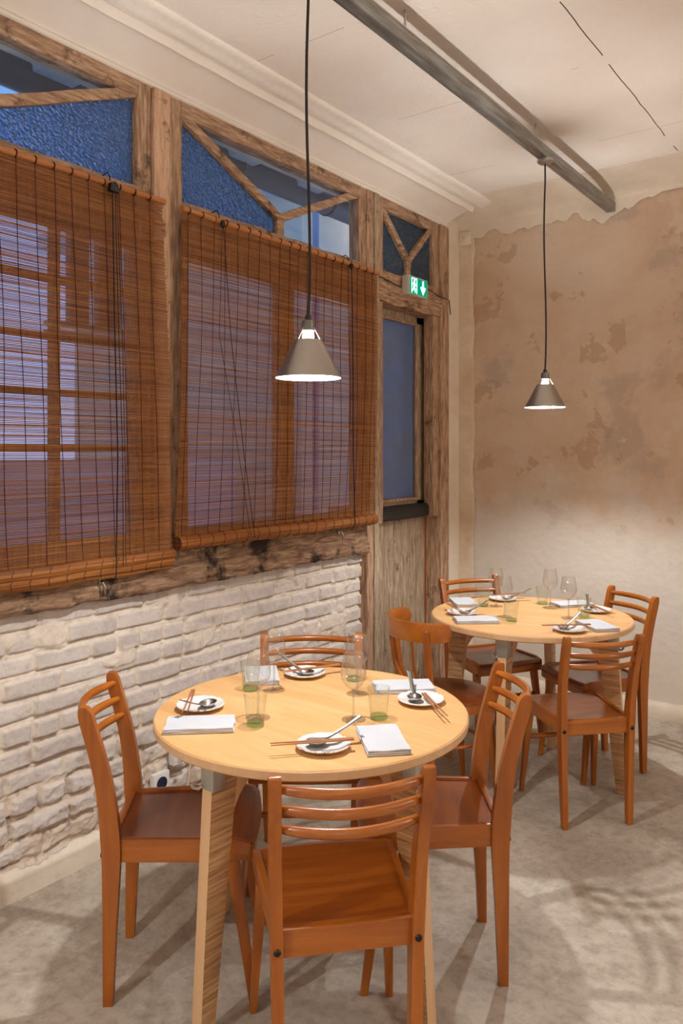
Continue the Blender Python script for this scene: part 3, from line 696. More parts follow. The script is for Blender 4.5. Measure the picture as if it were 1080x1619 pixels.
for k in range(10):
    g = MB(); y = -2 + k * 0.9; g.tube([(XW - 0.80, y, 3.20), (XW - 0.80, y + 0.02, 3.20)], 0.082, 16); g.build('gutter_strap', M['black'], gu)
g = MB(); g.tube([(XW - 0.17, -3, 3.18), (XW - 0.17, 2, 3.185), (XW - 0.17, 7, 3.18)], 0.012, 8); g.build('cable', M['cable_white'], rf)
oh = empty('neighbouring_building', (0, 0, 0)); tag(oh, 'neighbouring white rendered building outside, beyond the right blind', 'building'); oh['kind'] = 'structure'
g = MB(); g.box2((-7.6, 5.4, -0.15), (-4.35, 10.5, 3.8)); g.build('facade', M['out_white'], oh)
g = MB(); g.box2((-8.0, 5.2, 3.8), (-4.1, 10.7, 3.95)); g.build('roof', M['out_grey'], oh)
g = MB(); g.box2((XW - 0.42, 4.38, -0.15), (XW - 0.24, 4.62, 3.25)); struct(g.build('trim_9', M['out_post']), 'blue grey post outside the window', 'post')
for (x, y, nm) in ((-4.0, 5.15, 'left'), (-3.75, 5.35, 'right')):
    g = MB(); g.tube([(x, y, -0.15), (x, y, 1.5), (x, y, 3.7)], 0.03, 10); o = g.build('drainpipe', M['out_post'], smooth=True); tag(o, '%s of the two pale blue drainpipes outside the right window' % nm, 'drainpipe', 'drainpipes outside')
g = MB()
g.box2((-6.3, -3, -0.15), (-6.1, 4.3, 1.20)); yw = MB()
o = g.build('yard_wall', M['out_white']); tag(o, 'low yard wall outside the left window', 'wall'); o['kind'] = 'structure'
sf = empty('slatted_screen', (0, 0, 0)); tag(sf, 'dim slatted screen with a pale ledge outside the left window', 'screen'); sf['kind'] = 'structure'
for k, (a, b_) in enumerate([(2.39, 2.50), (2.56, 2.70), (2.75, 2.86)]):
    g = MB(); g.box2((-3.44, a, 2.16), (-3.40, b_, 3.0)); g.build('screen_board', M['out_dark'], sf)
g = MB(); g.box2((-3.46, 2.28, 2.135), (-3.38, 2.90, 2.15)); g.box2((-3.46, 2.28, 2.095), (-3.38, 2.90, 2.108)); g.build('ledge', M['out_white'], sf)
g = MB(); g.box2((-5.1, 2.2, -0.15), (-4.95, 5.2, 1.45)); g.build('lower_wall', M['out_grey'], sf)
wlm = empty('wall_lantern', (-4.0, 6.5, 3.62)); tag(wlm, 'small lantern on the neighbouring building outside', 'lantern'); wlm['kind'] = 'structure'
m_ = MB() if 'm_' in dir() else MB(); m_.box((-0.17, 0, 0.06), (0.36, 0.03, 0.03)); m_.lathe([(0.05, 0.06), (0.06, 0.02), (0.001, 0.05)], 12); m_.build('lantern_arm', M['out_dark'], wlm)
light('lantern_light', 'POINT', (-4.0, 6.5, 3.58), 6.0, (1.0, 0.80, 0.55), shadow_soft_size=0.04)

# ------------------------------------------------------------------ bamboo blinds
def blind(label, ytop0, ytop1, zt, zb, skew, sway, roll, fold, pulls, cords_free):
    b = empty('bamboo_blind', (0, 0, 0)); tag(b, label, 'blind', 'bamboo roller blinds')
    n = int((zt - zb) / 0.0050); v = []; fcs = []
    rr = random.Random(int(ytop0 * 100) + 5)
    NS = 10
    XB = XW + 0.045
    def xoff(t, y): return sway(t) + 0.004 * math.sin(y * 5 + t * 6)
    for i in range(n):
        t = i / n; z = zt - (zt - zb) * t
        th = 0.0034 + rr.uniform(-0.0007, 0.0008); dz = rr.uniform(-0.0005, 0.0005)
        tl = rr.uniform(-0.0008, 0.0008); ex0 = rr.uniform(-0.005, 0.003); ex1 = rr.uniform(-0.003, 0.005)
        o = len(v)
        for s in range(NS + 1):
            u = s / NS; y = (ytop0 + ex0) * (1 - u) + (ytop1 + ex1) * u + skew * t
            x = XB + xoff(t, y); zz = z + dz + tl * (u - 0.5) + 0.0005 * math.sin(u * 9 + i)
            v += [(x - 0.0006, y, zz - th / 2), (x + 0.0006, y, zz - th / 2), (x + 0.0006, y, zz + th / 2), (x - 0.0006, y, zz + th / 2)]
        for s in range(NS):
            p = o + s * 4; q = p + 4
            for k_ in range(4): fcs.append((p + k_, p + (k_ + 1) % 4, q + (k_ + 1) % 4, q + k_))
        fcs.append((o, o + 3, o + 2, o + 1)); e_ = o + NS * 4; fcs.append((e_, e_ + 1, e_ + 2, e_ + 3))
    m_ = MB(); m_.v = v; m_.f = fcs; m_.build('slats', M['blind'], b, merge=False)
    # warp threads
    m_ = MB(); y = ytop0 + 0.03; ysl = []
    while y < ytop1 - 0.01: ysl.append(y); y += 0.0705 + rr.uniform(-0.003, 0.003)
    for y in ysl:
        ph = rr.uniform(0, 6); a_ = rr.uniform(0.002, 0.006)
        pts = []
        for k in range(15):
            t = k / 14; pts.append((XB + xoff(t, y) + 0.002, y + skew * t + a_ * math.sin(t * 7 + ph), zt + 0.01 - (zt + 0.01 - zb) * t))
        m_.tube(pts, 0.0015, 4)
    m_.build('warp_thread', M['thread'], b)
    # head cane
    m_ = MB(); pts = []; rad = []
    K = 48
    for k in range(K + 1):
        u = k / K; y = ytop0 - 0.006 + (ytop1 - ytop0 + 0.012) * u
        pts.append((XB + 0.002, y, zt + 0.012 + 0.003 * math.sin(y * 4))); rad.append(0.0115 + (0.002 if k % 6 == 0 else 0) + 0.0006 * math.sin(k * 2.2))
    m_.tube(pts, rad, 10); hc = m_.build('head_cane', M['bamboo'], b, smooth=True)
    for y in ysl:
        m_ = MB(); m_.tube([(XB + 0.002, y - 0.002, zt + 0.012), (XB + 0.002, y + 0.002, zt + 0.012)], 0.0145, 12); m_.build('binding', M['thread'], hc)
    # bottom roll
    xe = XB + sway(1.0)
    m_ = MB(); K = 40
    def rollpts(r, xo, zo, wav):
        return [(xe + xo, ytop0 + skew + 0.002 + (ytop1 - ytop0 - 0.004) * k / K, zb + zo + wav * math.sin(k * 0.7)) for k in range(K + 1)]
    if not fold:
        m_.tube(rollpts(roll, 0.004, -roll * 0.8, 0.0015), [roll + 0.0008 * math.sin(k * 1.7) for k in range(K + 1)], 16)
    else:
        m_.tube(rollpts(roll, 0.010, -0.014, 0.002), [roll * 0.72] * (K + 1), 12, sx=0.6)
        m_.tube(rollpts(roll, 0.006, -0.040, 0.002), [roll * 0.62] * (K + 1), 12, sx=0.55)
        m_.tube(rollpts(roll, -0.004, -0.058, 0.003), [roll * 0.5] * (K + 1), 12, sx=0.6)
    rl = m_.build('bottom_roll', M['blind'], b, smooth=True)
    m_ = MB()
    if not fold:
        for sgn, yy in ((-1, ytop0 + skew + 0.001), (1, ytop1 + skew - 0.001)):
            for r_ in (0.85, 0.62, 0.40, 0.2):
                pts = [(xe + 0.004 + roll * r_ * math.cos(a), yy + sgn * 0.0015, zb - roll * 0.8 + roll * r_ * math.sin(a)) for a in np.linspace(0, 2 * PI, 17)]
                m_.tube(pts, 0.0013, 4)
            m_.build('rolled_edge', M['thread'], rl); m_ = MB()
    for y in ysl:
        m_ = MB(); yy = y + skew
        if not fold:
            pts = [(xe + 0.004 + (roll + 0.001) * math.cos(a), yy + 0.004 * math.sin(a), zb - roll * 0.8 + (roll + 0.001) * math.sin(a)) for a in np.linspace(-PI * 0.6, PI * 0.7, 12)]
        else:
            pts = [(xe + 0.022, yy + 0.006, zb + 0.004), (xe + 0.024, yy - 0.003, zb - 0.014), (xe + 0.017, yy + 0.004, zb - 0.028), (xe + 0.018, yy - 0.004, zb - 0.042), (xe + 0.012, yy + 0.003, zb - 0.062)]
        m_.tube(pts, 0.0012, 4); m_.build('binding', M['thread'], rl)
    # pulleys, hooks, pull cords
    for (yp, kind) in pulls:
        h_ = MB(); h_.tube([(XW + 0.004, yp, zt + 0.055), (XW + 0.03, yp, zt + 0.06), (XW + 0.044, yp, zt + 0.045), (XW + 0.045, yp, zt + 0.028), (XW + 0.048, yp, zt + 0.018)], 0.0022, 6); h_.build('hook', M['bolt'], b, smooth=True)
        h_ = MB()
        if kind == 'big':
            h_.prism([(yp - 0.016, zt + 0.012), (yp - 0.020, zt - 0.018), (yp + 0.020, zt - 0.020), (yp + 0.014, zt + 0.008), (yp + 0.002, zt + 0.020)], XB + 0.012, XB + 0.032, 'X')
        else:
            h_.lathe([(0.002, 0.018), (0.009, 0.012), (0.011, 0.0), (0.009, -0.012), (0.002, -0.018)], 10, (XB + 0.022, yp, zt - 0.004))
        pu = h_.build('pulley', M['black'], b, bevel=0.002 if kind == 'big' else 0, smooth=True)
        if kind == 'big':
            h_ = MB()
            for (dy, dzz) in ((0.002, -0.004), (0.002, -0.011), (0.013, -0.010)): h_.lathe([(0.0018, -0.001), (0.0018, 0.0012)], 8, (XB + 0.033, yp + dy, zt + dzz), rot=Matrix.Rotation(PI / 2, 3, 'Y'))
            h_.build('rivet', M['steel'], pu)
    for (pth, r_) in cords_free:
        h_ = MB(); h_.tube(pth, r_, 5); h_.build('pull_cord', M['pullcord'], b)
    return b
XB = XW + 0.045
blind('left bamboo roller blind, its foot hanging in loose folds over the sill', 0.675, 2.112, 2.482, 1.115, 0.045, lambda t: 0.018 * t + 0.012 * math.sin(t * 5) * t, 0.030, True, [(1.859, 'big')],
    [([(XB + 0.024, 1.852, 2.462), (XB + 0.030, 1.856, 2.0), (XB + 0.036, 1.866, 1.5), (XB + 0.045, 1.852, 1.06), (XB + 0.04, 1.846, 1.03)], 0.0026),
     ([(XB + 0.024, 1.864, 2.462), (XB + 0.032, 1.872, 2.0), (XB + 0.040, 1.885, 1.5), (XB + 0.050, 1.880, 1.09)], 0.0016),
     ([(XB + 0.026, 1.870, 2.462), (XB + 0.034, 1.890, 1.9), (XB + 0.042, 1.896, 1.4), (XB + 0.050, 1.892, 1.09)], 0.0014)])
blind('right bamboo roller blind, its foot rolled up tight above the sill', 2.218, 3.650, 2.482, 1.165, -0.042, lambda t: 0.012 * t + 0.008 * math.sin(t * 4) * t, 0.030, False, [(2.425, 'small'), (3.375, 'small')],
    [([(XB + 0.022, 2.428, 2.47), (XB + 0.026, 2.47, 2.0), (XB + 0.032, 2.545, 1.5), (XB + 0.046, 2.60, 1.13)], 0.0016),
     ([(XB + 0.022, 2.422, 2.47), (XB + 0.026, 2.40, 2.0), (XB + 0.032, 2.49, 1.6), (XB + 0.046, 2.575, 1.14)], 0.0012),
     ([(XB + 0.022, 3.375, 2.47), (XB + 0.028, 3.378, 2.0), (XB + 0.034, 3.372, 1.5), (XB + 0.046, 3.372, 1.13), (XB + 0.03, 3.36, 1.10)], 0.0030)])
# cleats on the sill
def cleat(y, z, label):
    c_ = empty('cord_cleat', (XW + 0.014, y, z)); tag(c_, label, 'cleat', 'cord cleats on the sill')
    h_ = MB(); h_.box((0.004, 0, 0), (0.008, 0.012, 0.030)); h_.build('plate', M['steel'], c_, bevel=0.002)
    h_ = MB(); h_.tube([(0.008, 0, 0.004), (0.022, 0.002, 0.0), (0.028, 0.006, -0.022), (0.024, 0.009, -0.046)], [0.004, 0.005, 0.005, 0.0025], 8); h_.build('horn', M['steel'], c_, smooth=True)
cleat(1.835, 1.030, 'small steel cleat on the sill under the left blind')
cleat(3.325, 1.096, 'small steel cleat with wound cord on the sill under the right blind')

# ------------------------------------------------------------------ ceiling rail and pendants
r_ = empty('lighting_rail', (-1.45, 0, 0)); tag(r_, 'galvanised steel rail hung below the ceiling on thin rods', 'rail')
m_ = MB(); m_.prism([(-0.025, 2.922), (0.025, 2.922), (0.025, 2.972), (0.012, 2.972), (0.012, 2.968), (0.021, 2.968), (0.021, 2.926), (-0.021, 2.926), (-0.021, 2.968), (-0.012, 2.968), (-0.012, 2.972), (-0.025, 2.972)], -2.2, 4.712, 'Y')
m_.build('channel', M['rail'], r_, bevel=0.0015)
for y in (-1.3, -0.05, 1.2, 2.378, 3.56):
    m_ = MB(); m_.tube([(0, y, 2.926), (0, y, 3.0), (0, y, 3.06)], 0.0045, 8); ro = m_.build('rod', M['galv'], r_, smooth=True)
    m_ = MB(); m_.lathe([(0.014, 2.966), (0.014, 2.976)], 6, (0, y, 0)); m_.build('nut', M['galv'], ro)
m_ = MB(); m_.tube([(0.018, -2.2, 2.985), (0.02, 1, 2.978), (0.018, 3.4, 2.984), (0.012, 3.70, 2.975)], 0.003, 6); m_.build('cable', M['cable_white'], r_)

def pendant(label, x, y, energy):
    p = empty('pendant_lamp', (x, y, 0)); tag(p, label, 'lamp', 'aluminium pendant lamps')
    zr = 1.724
    m_ = MB(); m_.lathe([(0.003, 2.900), (0.030, 2.905), (0.038, 2.913), (0.038, 2.9225)], 24); m_.build('canopy', M['galv'], p, smooth=True)
    pts = []
    for k in range(13):
        t = k / 12; pts.append((0.004 * math.sin(t * 7), 0.004 * math.cos(t * 5), 1.905 + (2.905 - 1.905) * t))
    pts[0] = (0, 0, 1.905); pts[-1] = (0, 0, 2.905)
    m_ = MB(); m_.tube(pts, 0.0042, 8); m_.build('cord', M['cord'], p, smooth=True)
    # socket cap and strain relief
    m_ = MB(); m_.lathe([(0.009, 1.892), (0.009, 1.906)], 14); m_.build('strain_relief', M['black'], p)
    m_ = MB(); m_.lathe([(0.0205, 1.862), (0.0205, 1.866), (0.0185, 1.890), (0.014, 1.8925), (0.002, 1.8925)], 20); m_.build('socket', M['socket'], p, smooth=True)
    # struts holding the shade
    for a in (0.3, 0.3 + 2 * PI / 3, 0.3 + 4 * PI / 3):
        m_ = MB(); m_.tube([(0.017 * math.cos(a), 0.017 * math.sin(a), 1.872), (0.039 * math.cos(a), 0.039 * math.sin(a), zr + 0.108)], 0.0022, 6); m_.build('strut', M['shade'], p)
    # shade: thin double-walled cone
    o_ = [(0.0965, 0.0), (0.094, 0.006), (0.041, 0.108), (0.039, 0.1105)]
    m_ = MB(); m_.lathe([(r, zr + z) for r, z in o_] + [(0.0378, zr + 0.1105)] + [(r - 0.0016, zr + z) for r, z in reversed(o_)][1:], 48, closed=True)
    sh = m_.build('shade', [M['shade'], M['shade_in']], p, smooth=True)
    for pl in sh.data.polygons:
        c = pl.center; n_ = pl.normal
        rad = Vector((c.x, c.y, 0)).normalized()
        if n_.dot(rad) < 0: pl.material_index = 1
    # bulb: frosted glass, its neck white between socket and shade
    m_ = MB(); m_.lathe([(0.0155, 1.864), (0.0165, 1.855), (0.0175, 1.845), (0.0165, 1.832), (0.014, 1.822), (0.009, 1.816), (0.001, 1.813)], 20); m_.build('bulb', M['bulb'], p, smooth=True)
    return light('bulb_light', 'POINT', (x, y, 1.792), energy, LAMP_COL, shadow_soft_size=LAMP_R), p
for lab, x, y in (('nearer of the two cone pendant lamps, over the front table', -1.43, 1.806), ('farther of the two cone pendant lamps, over the back table', -1.45, 3.677),
                  ('cone pendant lamp over the table beside the viewer', -1.45, -0.06)):
    L, p = pendant(lab, x, y, LAMP_W)
# unseen pendants added as fill light, right of and behind the viewer
for lab, x, y in (('added fill pendant lamp at the middle right, out of view', 0.9, 1.5), ('added fill pendant lamp at the near right, out of view', 0.9, -0.3), ('added fill pendant lamp behind the viewer, out of view', -0.3, -1.8)):
    pendant(lab, x, y, FILL_W)
def globe(label, x, y, z, r):  # unseen glowing spheres added as soft fill light for the walls
    p = empty('fill_globe', (x, y, z)); tag(p, label, 'lamp')
    m_ = MB(); m_.tube([(0, 0, r), (0, 0, r + 0.3), (0, 0, ZC - z)], 0.006, 8); m_.build('cord', M['cord'], p)
    m_ = MB(); m_.lathe([(0.03, r + 0.04), (0.04, r + 0.03), (0.045, r - 0.02), (0.001, r - 0.02)], 16); m_.build('holder', M['galv'], p, smooth=True)
    m_ = MB(); m_.lathe([(max(0.001, (r - 0.006) * math.sin(a)), -(r - 0.006) * math.cos(a)) for a in np.linspace(0, PI, 16)], 24); m_.build('opal_globe', M['opal'], p, smooth=True)
globe('added unseen fill globe behind the viewer', 1.7, -1.6, 1.95, 0.115)
globe('added unseen fill globe at the right side of the room', 2.05, 2.9, 2.05, 0.15)
globe('second added unseen fill globe behind the viewer', -1.3, -2.0, 1.95, 0.08)

# ------------------------------------------------------------------ exit sign with its cable, sockets
e = empty('exit_sign', (XW + 0.014, 4.07, 2.487)); tag(e, 'lit green emergency exit sign in a white box on the door transom', 'sign')
m_ = MB(); m_.box((0.024, 0, 0), (0.048, 0.218, 0.112)); m_.build('housing', M['grey_plastic'], e, bevel=0.003)
m_ = MB(); m_.box((0.0485, 0, 0), (0.002, 0.200, 0.096)); m_.build('panel', M['exit_green'], e)
m_ = MB()
def flat(poly): m_.prism(poly, 0.0497, 0.0512, 'X')
# arrow pointing down
flat([(0.044, 0.042), (0.056, 0.042), (0.058, 0.008), (0.078, 0.004), (0.078, -0.004), (0.050, -0.042), (0.022, -0.004), (0.022, 0.004), (0.042, 0.008)])
m_.build('arrow', M['exit_white'], e)
m_ = MB()
flat([(-0.082, 0.044), (-0.020, 0.044), (-0.020, 0.040), (-0.078, 0.040), (-0.078, -0.044), (-0.082, -0.044)]); flat([(-0.024, 0.044), (-0.020, 0.044), (-0.020, -0.044), (-0.024, -0.044)])
m_.build('doorway_symbol', M['exit_white'], e)
m_ = MB()
m_.prism([(-0.05 + 0.009 * math.cos(a), 0.030 + 0.008 * math.sin(a)) for a in np.linspace(0, 2 * PI, 12, endpoint=False)], 0.0497, 0.0514, 'X')
flat([(-0.064, 0.018), (-0.046, 0.022), (-0.038, 0.010), (-0.030, 0.004), (-0.033, -0.001), (-0.044, 0.004), (-0.047, -0.008), (-0.036, -0.020), (-0.040, -0.040), (-0.046, -0.040), (-0.045, -0.022), (-0.056, -0.012), (-0.062, -0.030), (-0.076, -0.034), (-0.076, -0.028), (-0.066, -0.024), (-0.062, -0.004), (-0.060, 0.010), (-0.070, 0.004), (-0.074, 0.008)])
m_.build('running_figure', M['exit_white'], e)
m_ = MB(); m_.tube([(XW + 0.010, 3.70, 2.492), (XW + 0.019, 3.74, 2.492), (XW + 0.019, 3.86, 2.476), (XW + 0.018, 3.95, 2.468), (XW + 0.0095, 3.975, 2.468), (XW + 0.0095, 4.07, 2.475), (XW + 0.0095, 4.165, 2.505), (XW + 0.018, 4.20, 2.511), (XW + 0.019, 4.28, 2.512), (XW + 0.019, 4.38, 2.492), (XW + 0.018, 4.46, 2.490), (XW + 0.004, 4.56, 2.490), (XW + 0.004, 4.58, 2.40)], 0.003, 6)
tag(m_.build('sign_cable', M['black'], smooth=True), 'thin black cable running behind the exit sign', 'cable')

def socket(label, y, z, s=0.082):
    o = empty('wall_socket', (XW + 0.002, y, z)); tag(o, label, 'socket')
    m_ = MB(); m_.box((0.0, 0, 0), (0.024, s, s)); m_.build('cover_plate', M['white_plastic'], o, bevel=0.003)
    return o
s1 = socket('white power socket low on the bricks behind the left chair', 2.135, 0.185)
m_ = MB(); m_.lathe([(0.026, 0), (0.026, 0.003), (0.021, 0.003), (0.021, 0.0012), (0.001, 0.0012)], 24, (0.0115, 0, 0), rot=Matrix.Rotation(PI / 2, 3, 'Y')); m_.build('socket_well', M['socket_blue'], s1, smooth=True)
m_ = MB()
for dy in (-0.009, 0.009): m_.lathe([(0.0025, 0.0005), (0.0025, 0.0020)], 8, (0.0125, dy, -0.004), rot=Matrix.Rotation(PI / 2, 3, 'Y'))
m_.build('pin_hole', M['black'], s1)
s2 = empty('switch_box', (XW + 0.002, 2.225, 0.268)); tag(s2, 'small white surface switch box on the bricks under the front table', 'switch')
m_ = MB(); m_.box((0.004, 0, 0), (0.036, 0.066, 0.066)); m_.build('box', M['white_plastic'], s2, bevel=0.004)
m_ = MB(); m_.box((0.023, 0, 0), (0.004, 0.030, 0.046)); m_.build('rocker', M['grey_plastic'], s2, bevel=0.001)
m_ = MB(); m_.tube([(XW + 0.012, 2.272, 0.262), (XW + 0.014, 2.286, 0.258), (XW + 0.014, 2.290, 0.22), (XW + 0.012, 2.278, 0.15), (XW + 0.010, 2.27, 0.10)], 0.004, 8); tag(m_.build('switch_cable', M['cable_white'], smooth=True), 'cream cable dropping from the white switch box', 'cable')
s3 = empty('junction_box', (-2.405, YB - 0.016, 2.915)); tag(s3, 'old round plaster covered junction box high in the corner', 'junction box')
m_ = MB(); m_.box((0, 0, 0), (0.085, 0.020, 0.085)); m_.build('back_plate', M['whiteplaster'], s3, bevel=0.006)
m_ = MB(); m_.lathe([(0.028, 0), (0.028, 0.014), (0.022, 0.018), (0.001, 0.018)], 20, rot=Matrix.Rotation(PI / 2, 3, 'X')); m_.build('cover', M['whiteplaster'], s3, smooth=True)
m_ = MB()
for (dx, dz) in ((-0.008, 0.004), (0.008, 0.004), (0, -0.008)): m_.lathe([(0.003, 0.017), (0.003, 0.0195)], 8, (dx, 0, dz), rot=Matrix.Rotation(PI / 2, 3, 'X'))
m_.build('pin_hole', M['bolt'], s3)

# ------------------------------------------------------------------ tables
def table(label, x, y, ang, far=(0, 0, 0, 0), R=0.455):
    t = empty('round_table', (x, y, 0), ang); tag(t, label, 'table', 'round birch tables')
    m_ = MB(); m_.lathe([(0.002, 0.752), (R - 0.003, 0.752), (R, 0.749), (R, 0.728), (R - 0.003, 0.725), (0.002, 0.725)], 96); m_.build('tabletop', M['birch'], t, smooth=True)
    # edge band
    m_ = MB(); m_.lathe([(R, 0.7485), (R + 0.0012, 0.748), (R + 0.0012, 0.729), (R, 0.7285)], 96); m_.build('edge_band', M['birch_edge'], t, smooth=True)
    # crossed beams under the top
    for a in (0, PI / 2):
        rot = Matrix.Rotation(a, 3, 'Z'); m_ = MB(); m_.box((0, 0, 0.7025 if a == 0 else 0.7025), (0.64 if a == 0 else 0.64, 0.045, 0.044), rot); m_.build('cross_beam', M['birch_edge'], t, bevel=0.002)
    for k in range(4):
        a = k * PI / 2 + far[k]; th = 0.019; rot = Matrix.Rotation(a, 3, 'Z')
        # board in the radial plane: outer edge splays, inner edge tapers
        outl = [(0.388, 0.722), (0.430, 0.0), (0.386, 0.0), (0.298, 0.722)]
        V = []; F = []
        m_ = MB()
        P = [Vector((r, -th, z)) for r, z in outl] + [Vector((r, th, z)) for r, z in outl]
        m_.add([rot @ p for p in P], [(0, 1, 2, 3), (7, 6, 5, 4), (0, 4, 5, 1), (1, 5, 6, 2), (2, 6, 7, 3), (3, 7, 4, 0)])
        lg = m_.build('leg', [M['ply'], M['birch_edge']], t, bevel=0.0015)
        tang = rot @ Vector((0, 1, 0))
        for p_ in lg.data.polygons:
            if abs(p_.normal.dot(tang)) < 0.6: p_.material_index = 1
        m_ = MB(); g = [(0.30, 0.720), (0.318, 0.56), (0.295, 0.60), (0.215, 0.680), (0.12, 0.720)]
        P = [Vector((r, -0.016, z)) for r, z in g] + [Vector((r, 0.016, z)) for r, z in g]
        n_ = len(g)
        m_.add([rot @ p for p in P], [tuple(range(n_)), tuple(range(2 * n_ - 1, n_ - 1, -1))] + [(i, n_ + i, n_ + (i + 1) % n_, (i + 1) % n_) for i in range(n_)])
        m_.build('gusset', M['birch_edge'], lg, bevel=0.002)
        # folded steel bracket with a hook on the outer edge
        m_ = MB()
        hk = [(0.391, -0.024, 0.655), (0.391, 0.024, 0.655)]
        m_.box(rot @ Vector((0.372, -0.0235, 0.676)), (0.042, 0.003, 0.078), rot); m_.box(rot @ Vector((0.3915, 0, 0.676)), (0.003, 0.046, 0.078), rot)
        m_.box(rot @ Vector((0.372, 0.0235, 0.676)), (0.042, 0.003, 0.078), rot)
        br = m_.build('bracket', M['galv'], lg, bevel=0.001)
        m_ = MB(); pts = [rot @ Vector(p) for p in ((0.392, -0.02, 0.644), (0.402, -0.024, 0.638), (0.412, -0.030, 0.642), (0.420, -0.036, 0.655))]
        m_.tube(pts, 0.0045, 8, sx=1.0); m_.build('hook', M['galv'], br, smooth=True)
    return t
table('round birch plywood table in front, laid for four under the nearer lamp', -1.4385, 1.835, math.radians(-5.4), (0, 0.12, 0.0, 0))
table('round birch plywood table at the back, laid for four under the farther lamp', -1.4505, 3.494, math.radians(5.3), (0.06, 0.03, 0, 0))

# ------------------------------------------------------------------ chairs
def bez(pts, n=6):
    """Catmull-Rom through (y, z, w) rows"""
    out = []
    P = [pts[0]] + list(pts) + [pts[-1]]
    for i in range(1, len(P) - 2):
        for k in range(n):
            t = k / n; a, b_, c, d_ = P[i - 1], P[i], P[i + 1], P[i + 2]
            out.append(tuple(0.5 * ((2 * b_[j]) + (-a[j] + c[j]) * t + (2 * a[j] - 5 * b_[j] + 4 * c[j] - d_[j]) * t * t + (-a[j] + 3 * b_[j] - 3 * c[j] + d_[j]) * t ** 3) for j in range(len(b_))))
    out.append(tuple(pts[-1])); return out
POST = [(-0.192, 0.0, 0.026), (-0.187, 0.20, 0.036), (-0.182, 0.38, 0.048), (-0.184, 0.46, 0.052), (-0.191, 0.54, 0.048), (-0.203, 0.62, 0.044), (-0.222, 0.70, 0.041), (-0.243, 0.775, 0.039), (-0.249, 0.800, 0.036), (-0.254, 0.816, 0.024), (-0.256, 0.820, 0.010)]
CURVE = bez(POST, 5)
def post_y(z):
    zs = [c[1] for c in CURVE]; return float(np.interp(z, zs, [c[0] for c in CURVE]))
def post_x(z): return float(np.interp(z, [0, 0.42, 0.82], [0.152, 0.160, 0.170]))
def make_chair(seatmat):
    c = empty('dining_chair')
    for s in (-1, 1):
        rings = []
        for (y, z, w) in CURVE:
            xx = s * post_x(z); hx = 0.0135 if z > 0.03 else 0.012; hw = w / 2
            rings.append([(xx - hx, y - hw, z), (xx + hx, y - hw, z), (xx + hx, y + hw, z), (xx - hx, y + hw, z)])
        m_ = MB(); m_.loft(rings); p = m_.build('back_leg', M['chair_z'], c, bevel=0.0045, seg=3)
        m_ = MB(); m_.lathe([(0.0085, 0), (0.0085, 0.002), (0.006, 0.005), (0.001, 0.006)], 12, (s * post_x(0.412), post_y(0.412) - 0.0245, 0.412), rot=Matrix.Rotation(PI / 2, 3, 'X')); m_.build('bolt', M['bolt'], p, smooth=True)
        m_ = MB()
        rings = []
        for (x, y, z, w) in ((0.166, 0.140, 0.43, 0.036), (0.170, 0.152, 0.36, 0.036), (0.178, 0.176, 0.20, 0.030), (0.188, 0.205, 0.0, 0.022)):
            h_ = w / 2; rings.append([(s * x - h_ * 0.85, y - h_, z), (s * x + h_ * 0.85, y - h_, z), (s * x + h_ * 0.85, y + h_, z), (s * x - h_ * 0.85, y + h_, z)])
        m_.loft(rings[::-1]); m_.build('front_leg', M['chair_z'], c, bevel=0.004, seg=2)
    for z, bow in ((0.787, 0.050), (0.738, 0.050), (0.689, 0.048)):
        pts = []; rad = []
        X0 = post_x(z) - 0.010
        for k in range(17):
            u = -1 + 2 * k / 16; pts.append((u * X0, post_y(z) - bow * (1 - u * u) + 0.002, z)); rad.append(0.0125 - 0.0035 * abs(u) ** 6)
        m_ = MB(); m_.tube(pts, rad, 12, sx=0.85); m_.build('back_slat', M['chair_x'], c, smooth=True)
    # seat panel: dished plywood with a rounded front
    def xw(y): return np.interp(y, [-0.175, 0.0, 0.20], [0.150, 0.160, 0.176])
    ny, nx = 26, 17; V = []; F = []
    ysn = np.linspace(-0.180, 0.207, ny)
    def top(u, y):
        z = 0.4475 - 0.006 * (1 - u * u) * max(0, 1 - ((y - 0.0) / 0.19) ** 2)
        if y > 0.185: z -= (y - 0.185) ** 2 * 26
        return z
    for y in ysn:
        for k in range(nx):
            u = -1 + 2 * k / (nx - 1); V.append((u * xw(y), y + 0.012 * (1 - u * u) * (y > 0.15) * (y - 0.15) / 0.057, top(u, y)))
    no = len(V)
    V += [(a, b_, z - 0.012) for (a, b_, z) in V]
    for i in range(ny - 1):
        for k in range(nx - 1):
            p = i * nx + k; F.append((p, p + 1, p + nx + 1, p + nx)); F.append((no + p, no + p + nx, no + p + nx + 1, no + p + 1))
    for i in range(ny - 1):
        for k in (0, nx - 1):
            p = i * nx + k; F.append((p, p + nx, no + p + nx, no + p))
    for k in range(nx - 1):
        for i in (0, ny - 1):
            p = i * nx + k; F.append((p, p + 1, no + p + 1, no + p))
    m_ = MB(); m_.v = V; m_.f = F; st = m_.build('seat', seatmat, c, smooth=True)
    # seat frame: side rails stand a little proud of the panel
    m_ = MB()
    for s in (-1, 1):
        a = (s * 0.157, -0.165); b_ = (s * 0.182, 0.190)
        dx = (b_[0] - a[0]) / (b_[1] - a[1])
        rings = []
        for y in np.linspace(-0.165, 0.196, 9):
            x = a[0] + dx * (y - a[1]); h0 = 0.392 if y < 0.17 else 0.392 + (y - 0.17) * 0.5; ztop = 0.4555 if y < 0.17 else 0.4555 - (y - 0.17) ** 2 * 18
            rings.append([(x - 0.0085, y, h0), (x + 0.0085, y, h0), (x + 0.0085, y, ztop), (x - 0.0085, y, ztop)])
        m_.loft(rings)
    m_.build('side_rail', M['chair_y'], c, bevel=0.003)
